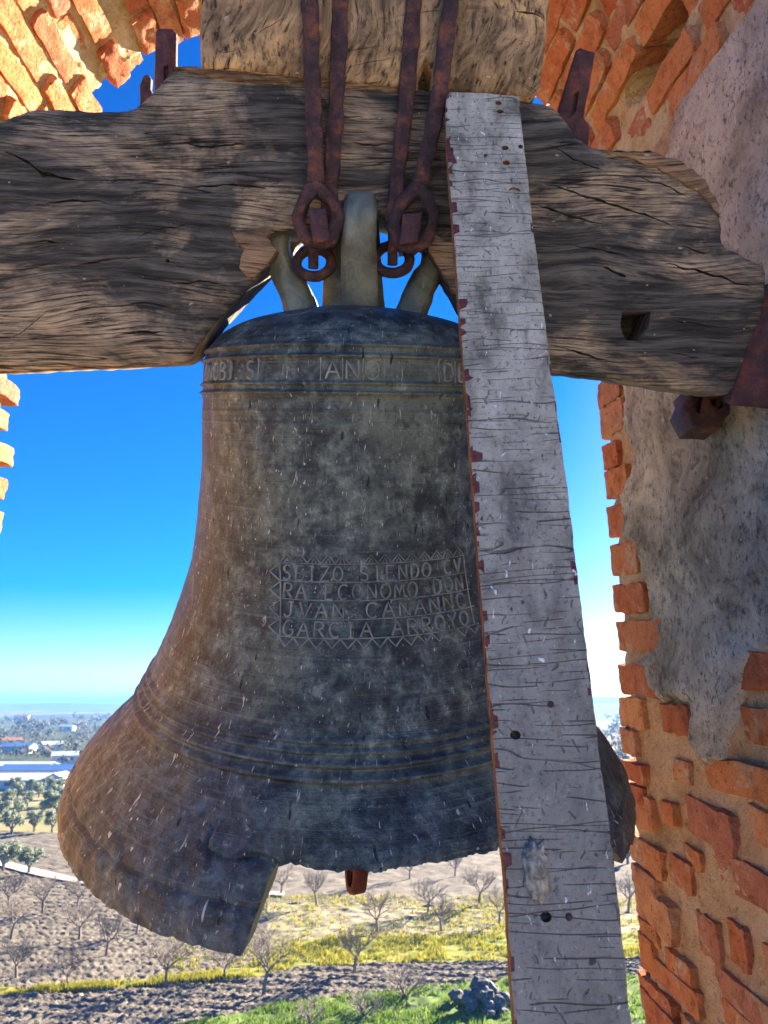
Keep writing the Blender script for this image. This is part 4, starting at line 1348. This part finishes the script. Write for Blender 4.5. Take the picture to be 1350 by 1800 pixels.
field('orchard_field', b_mid, b_yt, -700, 470, SOIL, 360, 150, 0.12, 3.6, 0.04, furrow=0.02)
field('dry_field', b_mid, b_yt, 470, 1700, STRAW, 200, 110, 0.14, 1.0, 0.04)
field('weed_strip', b_yt, b_yb, -700, 1700, YELGR, 260, 40, 0.12, 1.4, 0.05)
field('stony_field', b_yb, b_pb, -700, 1700, DARKSOIL, 520, 110, 0.15, 4.3, 0.05, furrow=0.05)
field('grass_field', b_pb, b_end, -700, 1700, GREEN, 260, 60, 0.22, 1.3, 0.06)
# the pale track
tr_t = [(-400, 1470), (0, 1512), (35, 1522), (75, 1532), (140, 1546), (500, 1570)]
tr_b = [(-400, 1482), (0, 1524), (35, 1534), (75, 1543), (140, 1554), (500, 1577)]
field('dirt_track', tr_t, tr_b, -400, 500, TRACK, 120, 8, 0.02, 0.5, 0.16)

def ground_z(x, y):
    return GROUND + 0.04 + 0.25 * fbm(x * 0.05, y * 0.05, 7.0, 2)

# ---- distant ridges
def ridge(name, dist, base_h, amp, fr, seed, mat, thick):
    V, Fc = [], []
    n = 160
    for i in range(n + 1):
        a = R(-62 + 124 * i / n)
        h = base_h + amp * fbm(a * fr + seed, seed, 0, 4)
        for d, z in ((0, GROUND - 3), (thick * 0.5, GROUND + (h - GROUND) * 0.75), (thick, h), (thick * 2.2, GROUND - 3)):
            V.append(((dist + d) * math.sin(a), (dist + d) * math.cos(a), z))
    for i in range(n):
        for j in range(3):
            a = i * 4 + j
            Fc.append((a, a + 4, a + 5, a + 1))
    return tag(obj(name, mesh(name, V, Fc, mat, True)), kind='structure')
HILL = mat_simple('far_hillside', [(0.3, (0.05, 0.06, 0.035)), (0.7, (0.12, 0.115, 0.07))], 0.004, 1.0, 0.2, 1.0)
ridge('far_hills', 5600, 42, 26, 5, 1.0, HILL, 500)
ridge('near_hills', 2300, 3, 6, 8, 4.0, HILL, 250)

# ---- bare almond trees
BARK = mat_simple('grey_almond_bark', [(0.3, (0.09, 0.07, 0.06)), (0.7, (0.28, 0.235, 0.20))], 9, 0.95, 0.5, 0.02)
TWIG = mat_simple('pale_bare_twigs', [(0.3, (0.12, 0.095, 0.08)), (0.7, (0.29, 0.245, 0.21))], 3, 0.95, 0.2, 0.01)

def limb(V, Fc, a, b, ra, rb, n=4):
    d = (b - a).normalized()
    s_ = d.cross(Vector((0.3, 0.9, 0.2))).normalized()
    t_ = d.cross(s_)
    k = len(V)
    for q, r_ in ((a, ra), (b, rb)):
        for i in range(n):
            g = 2 * math.pi * i / n
            V.append(q + (s_ * math.cos(g) + t_ * math.sin(g)) * r_)
    for i in range(n):
        Fc.append((k + i, k + (i + 1) % n, k + n + (i + 1) % n, k + n + i))

def almond(seed, bushy=False):
    rg = random.Random(seed)
    V1, F1, V2, F2 = [], [], [], []
    base = Vector((0, 0, -0.3))
    th = rg.uniform(0.8, 1.15)
    lean = Vector((rg.uniform(-.2, .2), rg.uniform(-.2, .2), 0))
    p1 = Vector((0, 0, th * 0.55)) + lean * 0.4
    p2 = Vector((0, 0, th)) + lean
    if not bushy:
        limb(V1, F1, base, p1, 0.14, 0.11, 6)
        limb(V1, F1, p1, p2, 0.11, 0.095, 6)
    def grow(p_, d, L_, r_, lev):
        nseg = 2
        for s_ in range(nseg):
            d2 = (d + Vector((rg.gauss(0, .14), rg.gauss(0, .14), rg.gauss(0.05, .10)))).normalized()
            q = p_ + d2 * L_ / nseg
            (limb(V1, F1, p_, q, r_, r_ * 0.82, 4) if lev < 2 else limb(V2, F2, p_, q, r_, r_ * 0.75, 3))
            if lev >= 1 and lev < 4:
                for _ in range(2 if lev < 3 else 1):
                    dv = Vector((rg.gauss(0, 1), rg.gauss(0, 1), rg.gauss(0.25, .6))).normalized()
                    grow(q, (d2 * 0.9 + dv * 0.75).normalized(), L_ * rg.uniform(.5, .75), max(0.0095, r_ * .55), lev + 1)
            p_, d, r_ = q, d2, r_ * 0.82
        if lev < 4:
            for _ in range(2):
                dv = Vector((rg.gauss(0, 1), rg.gauss(0, 1), rg.gauss(0.2, .5))).normalized()
                grow(p_, (d * 1.0 + dv * 0.6).normalized(), L_ * rg.uniform(.55, .8), max(0.0105, r_ * .7), lev + 1)
    nb = rg.randint(4, 5) if not bushy else 9
    for k in range(nb):
        g = 2 * math.pi * (k + rg.uniform(-.25, .25)) / nb
        d = Vector((math.cos(g) * 0.85, math.sin(g) * 0.85, rg.uniform(.6, 1.0))).normalized()
        grow(p2 if not bushy else Vector((0, 0, 0)), d, rg.uniform(.9, 1.15) if not bushy else 0.7, 0.065 if not bushy else 0.04, 1 if not bushy else 2)
    return (mesh('trunk', V1, F1, BARK) if V1 else None, mesh('branches', V2, F2, TWIG))

ALM = [almond(11 + k) for k in range(5)]
tree_px = [(290, 1736, 1.0, 'bare almond tree on the weedy edge below the broken bell flap'), (186, 1682, 0.9, 'bare almond tree standing alone in the ploughed orchard left of the bell flap'),
           (28, 1722, 0.85, 'bare almond tree nearest the left edge of the photo, low down'), (118, 1738, 0.75, 'small bare almond tree at bottom left between two others'),
           (462, 1752, 1.25, 'large bare almond tree at the bottom, in the stony field'), (622, 1712, 1.0, 'bare almond tree in the stony field under the clapper'),
           (664, 1640, 1.0, 'bare almond tree in the dry field just right of the clapper tip'), (776, 1636, 0.9, 'dark bare almond tree in the dry field near the plank'),
           (752, 1606, 1.0, 'bare almond tree behind the dark one near the plank'), (557, 1596, 1.0, 'bare almond tree in the dry field left of the clapper'),
           (842, 1590, 1.1, 'bare almond tree in the dry field touching the plank edge'), (878, 1622, 0.9, 'leaning bare almond tree partly behind the plank'),
           (494, 1572, 0.9, 'bare almond tree right beside the broken bell edge'), (140, 1650, 1.0, 'bare almond tree in the upper left orchard row'),
           (18, 1650, 1.0, 'bare almond tree at the left edge in the upper orchard row'), (240, 1642, 0.9, 'bare almond tree just below the bell rim'),
           (75, 1602, 1.0, 'bare almond tree in the far orchard row, second from left'), (135, 1595, 1.0, 'bare almond tree in the far orchard row closest to the bell'),
           (15, 1590, 1.0, 'bare almond tree in the far orchard row, leftmost'), (1104, 1600, 1.0, 'bare almond tree in the gap between plank and brick jamb'),
           (640, 1560, 0.8, 'far bare almond tree right behind the clapper tip'), (720, 1545, 0.8, 'far bare almond tree beyond the dry field'), (800, 1540, 0.8, 'far bare almond tree beyond the dry field near the plank'),
           (395, 1722, 0.8, 'bare almond tree under the pointed tip of the bell flap')]
for k, (u, v, sc_, lb_) in enumerate(tree_px):
    p_ = on_ground(u, v)
    o = empty('almond_tree', Matrix.Translation((p_.x, p_.y, ground_z(p_.x, p_.y))) @ Matrix.Rotation(rnd.uniform(0, 6.28), 4, 'Z') @ Matrix.Scale(sc_ * 0.84, 4))
    tag(o, lb_, 'tree', 'bare almond trees in the fields')
    a, b = ALM[k % 5]
    obj('trunk', a, o); obj('branches', b, o)
BUSH = almond(77, True)
for (u, v, sc_, lb_) in [(712, 1756, 1.35, 'bare brown bush beside the rock pile'), (640, 1790, 1.1, 'bare thorny bush at the bottom edge of the picture'), (545, 1800, 0.9, 'low bare bush at the bottom under the flap')]:
    p_ = on_ground(u, v)
    o = empty('bare_bush', Matrix.Translation((p_.x, p_.y, ground_z(p_.x, p_.y))) @ Matrix.Scale(sc_, 4))
    tag(o, lb_, 'bush', 'bare bushes')
    obj('branches', BUSH[1], o)

# ---- olive trees
OLEAF = mat_leaf('olive_leaves', [(0.0, (0.10, 0.13, 0.075)), (0.4, (0.20, 0.24, 0.15)), (0.75, (0.30, 0.34, 0.23)), (1.0, (0.42, 0.46, 0.34))])
def leaf_cloud(rg, centres, n, size):
    V, Fc = [], []
    for _ in range(n):
        c, r_ = rg.choice(centres)
        d = Vector((rg.gauss(0, 1), rg.gauss(0, 1), rg.gauss(0, 1))).normalized()
        p_ = c + d * r_ * (rg.random() ** 0.35)
        a = Vector((rg.gauss(0, 1), rg.gauss(0, 1), rg.gauss(0, 1))).normalized()
        b = a.cross(d + Vector((.01, .02, .03))).normalized()
        s_ = size * rg.uniform(.6, 1.3)
        k = len(V)
        V += [p_ - a * s_, p_ + b * s_ * .55, p_ + a * s_, p_ - b * s_ * .55]
        Fc.append((k, k + 1, k + 2, k + 3))
    return V, Fc
def olive(seed):
    rg = random.Random(seed)
    cs = [(Vector((0, 0, 2.2)), 1.15)]
    for k in range(8):
        g = rg.uniform(0, 6.28)
        cs.append((Vector((math.cos(g) * rg.uniform(.6, 1.25), math.sin(g) * rg.uniform(.6, 1.25), rg.uniform(1.5, 3.0))), rg.uniform(.45, .8)))
    V, Fc = leaf_cloud(rg, cs, 1500, 0.17)
    V1, F1 = [], []
    limb(V1, F1, Vector((0, 0, -.3)), Vector((.06, 0, .7)), .24, .18, 6)
    for k in range(4):
        g = 1.57 * k
        limb(V1, F1, Vector((.06, 0, .6)), Vector((.8 * math.cos(g), .8 * math.sin(g), 1.9)), .12, .05, 5)
    return mesh('trunk', V1, F1, BARK), mesh('crown', V, Fc, OLEAF)
OLV = [olive(31 + k) for k in range(4)]
olive_px = [(20, 1466, 'the nearest at left edge'), (60, 1461, ''), (6, 1530, ''), (50, 1536, ''), (92, 1462, ''), (5, 1440, ''), (32, 1436, ''), (75, 1436, ''), (100, 1434, ''), (15, 1420, ''), (48, 1418, ''), (85, 1417, ''), (112, 1418, ''),
            (30, 1404, ''), (68, 1402, ''), (100, 1404, ''), (52, 1394, ''), (25, 1393, ''), (84, 1393, ''), (110, 1392, ''), (1106, 1462, ''), (1104, 1520, '')]
OL_LAB = ['silvery olive tree at the near left corner of the grove', 'silvery olive tree with its trunk showing, front row of the grove', 'olive tree by the pale track at the left edge', 'olive tree by the pale track, right of the edge one',
          'olive tree of the grove front row touching the bell rim', 'olive tree of the second grove row at the left edge', 'olive tree of the second grove row, second from left', 'olive tree of the second grove row, third from left',
          'olive tree of the second grove row beside the bell', 'olive tree of the third grove row, leftmost', 'olive tree of the third grove row, second from left', 'olive tree of the third grove row, third from left', 'olive tree of the third grove row beside the bell',
          'olive tree of the fourth grove row, leftmost', 'olive tree of the fourth grove row, middle', 'olive tree of the fourth grove row beside the bell', 
          'olive tree under the white shed, second from left', 'olive tree under the white shed, leftmost', 'olive tree in front of the red hut door', 'olive tree right of the red hut door', 'far olive tree seen between bell rim and brick jamb', 'nearer olive tree seen between plank and brick jamb']
for k, (u, v, _) in enumerate(olive_px):
    p_ = on_ground(u, v)
    o = empty('olive_tree', Matrix.Translation((p_.x, p_.y, ground_z(p_.x, p_.y))) @ Matrix.Rotation(rnd.uniform(0, 6.28), 4, 'Z') @ Matrix.Scale(rnd.uniform(.66, .86), 4))
    tag(o, OL_LAB[k], 'tree', 'olive trees of the grove')
    a, b = OLV[k % 4]
    obj('trunk', a, o); obj('crown', b, o)

# ---- far woodland: reads as one mass
WLEAF = mat_leaf('far_tree_leaves', [(0.0, (0.03, 0.04, 0.022)), (0.5, (0.08, 0.085, 0.05)), (0.8, (0.16, 0.14, 0.10)), (1.0, (0.26, 0.22, 0.17))])
rg = random.Random(5)
WV, WF = [], []
for k in range(1500):
    u = rg.uniform(-250, 1400)
    v = 1284 + 62 * rg.random() ** 1.5
    if rg.random() < 0.25: v = rg.uniform(1262, 1284)
    p_ = on_ground(u, v)
    if 60 < p_.x + 130 < 90 and 155 < p_.y < 205: continue
    s_ = rg.uniform(1.2, 2.3) * (1 if p_.y < 500 else 1.8)
    V, Fc = leaf_cloud(rg, [(Vector((p_.x, p_.y, GROUND + s_ * 1.0)), s_), (Vector((p_.x + s_ * .7, p_.y, GROUND + s_ * .8)), s_ * .7)], 34, 0.55 * s_ * .6)
    b = len(WV)
    WV += V
    WF += [tuple(i + b for i in f) for f in Fc]
tag(obj('distant_woodland', mesh('distant_woodland', WV, WF, WLEAF)), 'scattered far trees fading to blue beyond the sheds', 'woodland', kind='stuff')

# ---- grass and weeds, rooted on the two green strips
def tufts(name, label, cat, top, bot, u0, u1, n, hgt, mat, seed, dens=None, dz=0.05):
    rg = random.Random(seed)
    V, Fc = [], []
    for _ in range(n):
        u = rg.uniform(u0, u1)
        A, B = on_ground(u, interp(top, u)), on_ground(u, interp(bot, u))
        p_ = A.lerp(B, rg.random())
        if dens is not None and fbm(p_.x * dens, p_.y * dens, seed, 3) < rg.uniform(-.45, .25): continue
        z = ground_z(p_.x, p_.y) + dz - 0.06
        for _b in range(4):
            g = rg.uniform(0, 6.28)
            h = hgt * rg.uniform(.5, 1.4)
            w = 0.035
            o = Vector((rg.uniform(-.12, .12), rg.uniform(-.12, .12), 0))
            q = Vector((p_.x, p_.y, z)) + o
            k = len(V)
            V += [q + Vector((math.cos(g) * w, math.sin(g) * w, 0)), q - Vector((math.cos(g) * w, math.sin(g) * w, 0)), q + Vector((rg.uniform(-.3, .3) * h, rg.uniform(-.3, .3) * h, h))]
            Fc.append((k, k + 1, k + 2))
    return tag(obj(name, mesh(name, V, Fc, mat)), label, cat, kind='stuff')
YLEAF = mat_leaf('yellow_weed_blades', [(0.0, (0.09, 0.13, 0.02)), (0.5, (0.28, 0.28, 0.03)), (1.0, (0.52, 0.42, 0.05))])
GLEAF = mat_leaf('green_grass_blades', [(0.0, (0.05, 0.12, 0.015)), (0.5, (0.13, 0.24, 0.03)), (1.0, (0.30, 0.36, 0.06))])
tufts('weeds', 'yellow flowering weeds in the strip across the fields', 'weeds', b_yt, b_yb, -100, 1250, 9000, 0.28, YLEAF, 4, 0.5)
tufts('grass', 'fresh green grass along the bottom of the fields', 'grass', b_pb, [(-900, 1880), (2200, 1880)], 200, 1250, 11000, 0.24, GLEAF, 9, 0.45)
tufts('dry_grass', 'thin green growth in the dry field', 'grass', [(-900, 1575), (2200, 1575)], b_yt, 300, 1250, 5000, 0.22, YLEAF, 14, 0.16)

# ---- rock pile
ROCKM = mat_simple('dark_field_stone', [(0.3, (0.035, 0.035, 0.04)), (0.5, (0.09, 0.09, 0.10)), (0.66, (0.22, 0.22, 0.23)), (0.8, (0.5, 0.49, 0.47))], 2.6, 0.8, 0.7, 0.05)
ROCKS = []
for k in range(5):
    bm = bmesh.new()
    bmesh.ops.create_icosphere(bm, subdivisions=2, radius=1.0)
    for q in bm.verts:
        q.co *= 1 + 0.38 * mnoise.noise(q.co * 1.3 + Vector((k * 5, 0, 0)))
        q.co.z *= 0.75
    me = bpy.data.meshes.new('rock'); bm.to_mesh(me); bm.free(); me.materials.append(ROCKM)
    ROCKS.append(me)
pc = on_ground(842, 1772)
pile = empty('rock_pile', Matrix.Translation((pc.x, pc.y, ground_z(pc.x, pc.y))))
tag(pile, 'heap of dark field stones on the grass at the foot of the plank', 'rock pile')
for k in range(34):
    r_ = rnd.random() ** 0.7
    g = rnd.uniform(0, 6.28)
    x, y = 1.9 * r_ * math.cos(g), 1.3 * r_ * math.sin(g)
    s_ = rnd.uniform(.22, .48)
    obj('rock', rnd.choice(ROCKS), pile, Matrix.Translation((x, y, max(0, 1.05 * (1 - r_)) + s_ * .3)) @ Matrix.Rotation(rnd.uniform(0, 6.3), 4, 'Z') @ Matrix.Rotation(rnd.uniform(-.6, .6), 4, 'X') @ Matrix.Scale(s_, 4))

# ---- sheds and houses
WHITE = mat_simple('whitewashed_wall', [(0.3, (0.62, 0.60, 0.55)), (0.7, (0.80, 0.78, 0.73))], 0.8, 0.9, 0.2, 0.02)
BLUE = mat_simple('blue_sheet_roof', [(0.3, (0.05, 0.12, 0.28)), (0.7, (0.08, 0.18, 0.38))], 0.6, 0.5, 0.1, 0.01, spec=0.4)
GREYR = mat_simple('pale_sheet_roof', [(0.3, (0.42, 0.50, 0.56)), (0.7, (0.58, 0.65, 0.70))], 0.5, 0.5, 0.1, 0.01, spec=0.4)
TILE = mat_simple('red_tile_roof', [(0.3, (0.28, 0.10, 0.06)), (0.7, (0.42, 0.18, 0.10))], 1.0, 0.9, 0.3, 0.03)
REDD = mat_simple('red_door_paint', [(0.3, (0.45, 0.05, 0.03)), (0.7, (0.6, 0.09, 0.05))], 2.0, 0.6, 0.1, 0.01)
PANE = mat_simple('dark_window_pane', [(0.3, (0.02, 0.03, 0.05)), (0.7, (0.05, 0.07, 0.1))], 1.0, 0.2, 0.0, 0.01, spec=0.5)

def shed(name, label, cat, cx, cy, L_, W_, wall, rise, rot, roofm, wallm=None, door=None, wins=(), end_wins=()):
    o = empty(name, Matrix.Translation((cx, cy, GROUND)) @ Matrix.Rotation(rot, 4, 'Z'))
    tag(o, label, cat)
    x, y = L_ / 2, W_ / 2
    V = [(-x, -y, -.5), (x, -y, -.5), (x, y, -.5), (-x, y, -.5), (-x, -y, wall), (x, -y, wall), (x, y, wall), (-x, y, wall), (-x, 0, wall + rise), (x, 0, wall + rise)]
    obj('wall', mesh('wall', V, [(0, 1, 5, 4), (2, 3, 7, 6), (1, 2, 6, 9, 5), (3, 0, 4, 8, 7)], wallm or WHITE), o)
    e, t_ = 0.4, 0.12
    k = rise / y
    V = []
    for dz_ in (0.02, 0.02 + t_):
        V += [(-x - e, -y - e, wall - k * e + dz_), (x + e, -y - e, wall - k * e + dz_), (x + e, 0, wall + rise + dz_), (-x - e, 0, wall + rise + dz_), (x + e, y + e, wall - k * e + dz_), (-x - e, y + e, wall - k * e + dz_)]
    F_ = [(0, 3, 2, 1), (3, 5, 4, 2), (6, 7, 8, 9), (9, 8, 10, 11), (0, 1, 7, 6), (4, 5, 11, 10), (1, 2, 8, 7), (2, 4, 10, 8), (0, 6, 9, 3), (3, 9, 11, 5)]
    obj('roof', mesh('roof', V, F_, roofm), o)
    if door:
        dx_, dw, dh, end = door
        if end: me = box_mesh('door', (x - 0.02, dx_ - dw / 2, -.2), (x + 0.06, dx_ + dw / 2, dh), REDD)
        else: me = box_mesh('door', (dx_ - dw / 2, -y - 0.06, -.2), (dx_ + dw / 2, -y + 0.02, dh), REDD)
        obj('door', me, o)
    for (wx, w_, z0_, z1_) in wins:
        obj('window', box_mesh('window', (wx - w_ / 2, -y - 0.05, z0_), (wx + w_ / 2, -y + 0.02, z1_), PANE), o)
    return o

p_ = on_ground(84, 1386)
shed('farm_shed', 'long low white shed with pale sheet roof at the left edge, above the olive grove', 'shed', p_.x - 22, p_.y + 4, 47, 9, 1.5, 0.9, R(2), GREYR, None, None, [(-18 + 4 * k, 1.6, 0.5, 1.1) for k in range(10)])
p_ = on_ground(105, 1384)
shed('white_hut', 'small white hut with a red door in front of the blue roofed shed', 'hut', p_.x - 1.0, p_.y + 2, 5.0, 4.0, 1.6, 1.0, R(-92), GREYR, None, (0.0, 1.3, 1.5, True))
p_ = on_ground(60, 1368)
shed('farm_shed', 'long shed with a blue sheet roof behind the white shed', 'shed', p_.x + 4, p_.y + 6, 26, 8, 1.5, 1.0, R(3), BLUE, None, None)
p_ = on_ground(45, 1358)
shed('farm_shed', 'pale low building behind the blue roofed shed at left', 'shed', p_.x - 12, p_.y + 8, 30, 7, 1.2, 0.7, R(-2), GREYR, None, None)
p_ = on_ground(62, 1322)
shed('warehouse', 'dark blue warehouse with a white gable among far trees', 'warehouse', p_.x - 8, p_.y, 14, 8, 2.0, 1.0, R(4), BLUE, None, None)
for k, (u, v, lb_) in enumerate([(118, 1284, 'tiny white house at the far field edge beside the bell'), (38, 1266, 'tiny white house in the blue distance at left'), (115, 1340, 'small white house right behind the blue roof'), (20, 1310, 'pale house among far trees at the left edge'), (90, 1318, 'pale house among far trees right of the warehouse')]):
    p_ = on_ground(u, v)
    f_ = max(1, p_.y / 420)
    shed('farm_house', lb_, 'house', p_.x, p_.y, 7 * f_, 5 * f_, 2.0 * f_, 0.9 * f_, R(10 * k), TILE if k % 2 else GREYR, None, None, [(-1.7 * f_, .8 * f_, .7 * f_, 1.5 * f_), (1.7 * f_, .8 * f_, .7 * f_, 1.5 * f_)])

# ---- the air
hz = bpy.data.materials.new('hazy_air')
hz.use_nodes = True
nt = hz.node_tree
nt.nodes.clear()
out = nt.nodes.new('ShaderNodeOutputMaterial')
pv = nt.nodes.new('ShaderNodeVolumePrincipled')
pv.inputs['Color'].default_value = (0.13, 0.36, 0.86, 1)
pv.inputs['Density'].default_value = 0.00034
pv.inputs['Anisotropy'].default_value = 0.2
nt.links.new(pv.outputs[0], out.inputs['Volume'])
tag(obj('haze', box_mesh('haze', (-9800, -9800, GROUND - 5), (9800, 9800, 60), hz)), 'pale blue haze over the far plain', 'haze', kind='stuff')
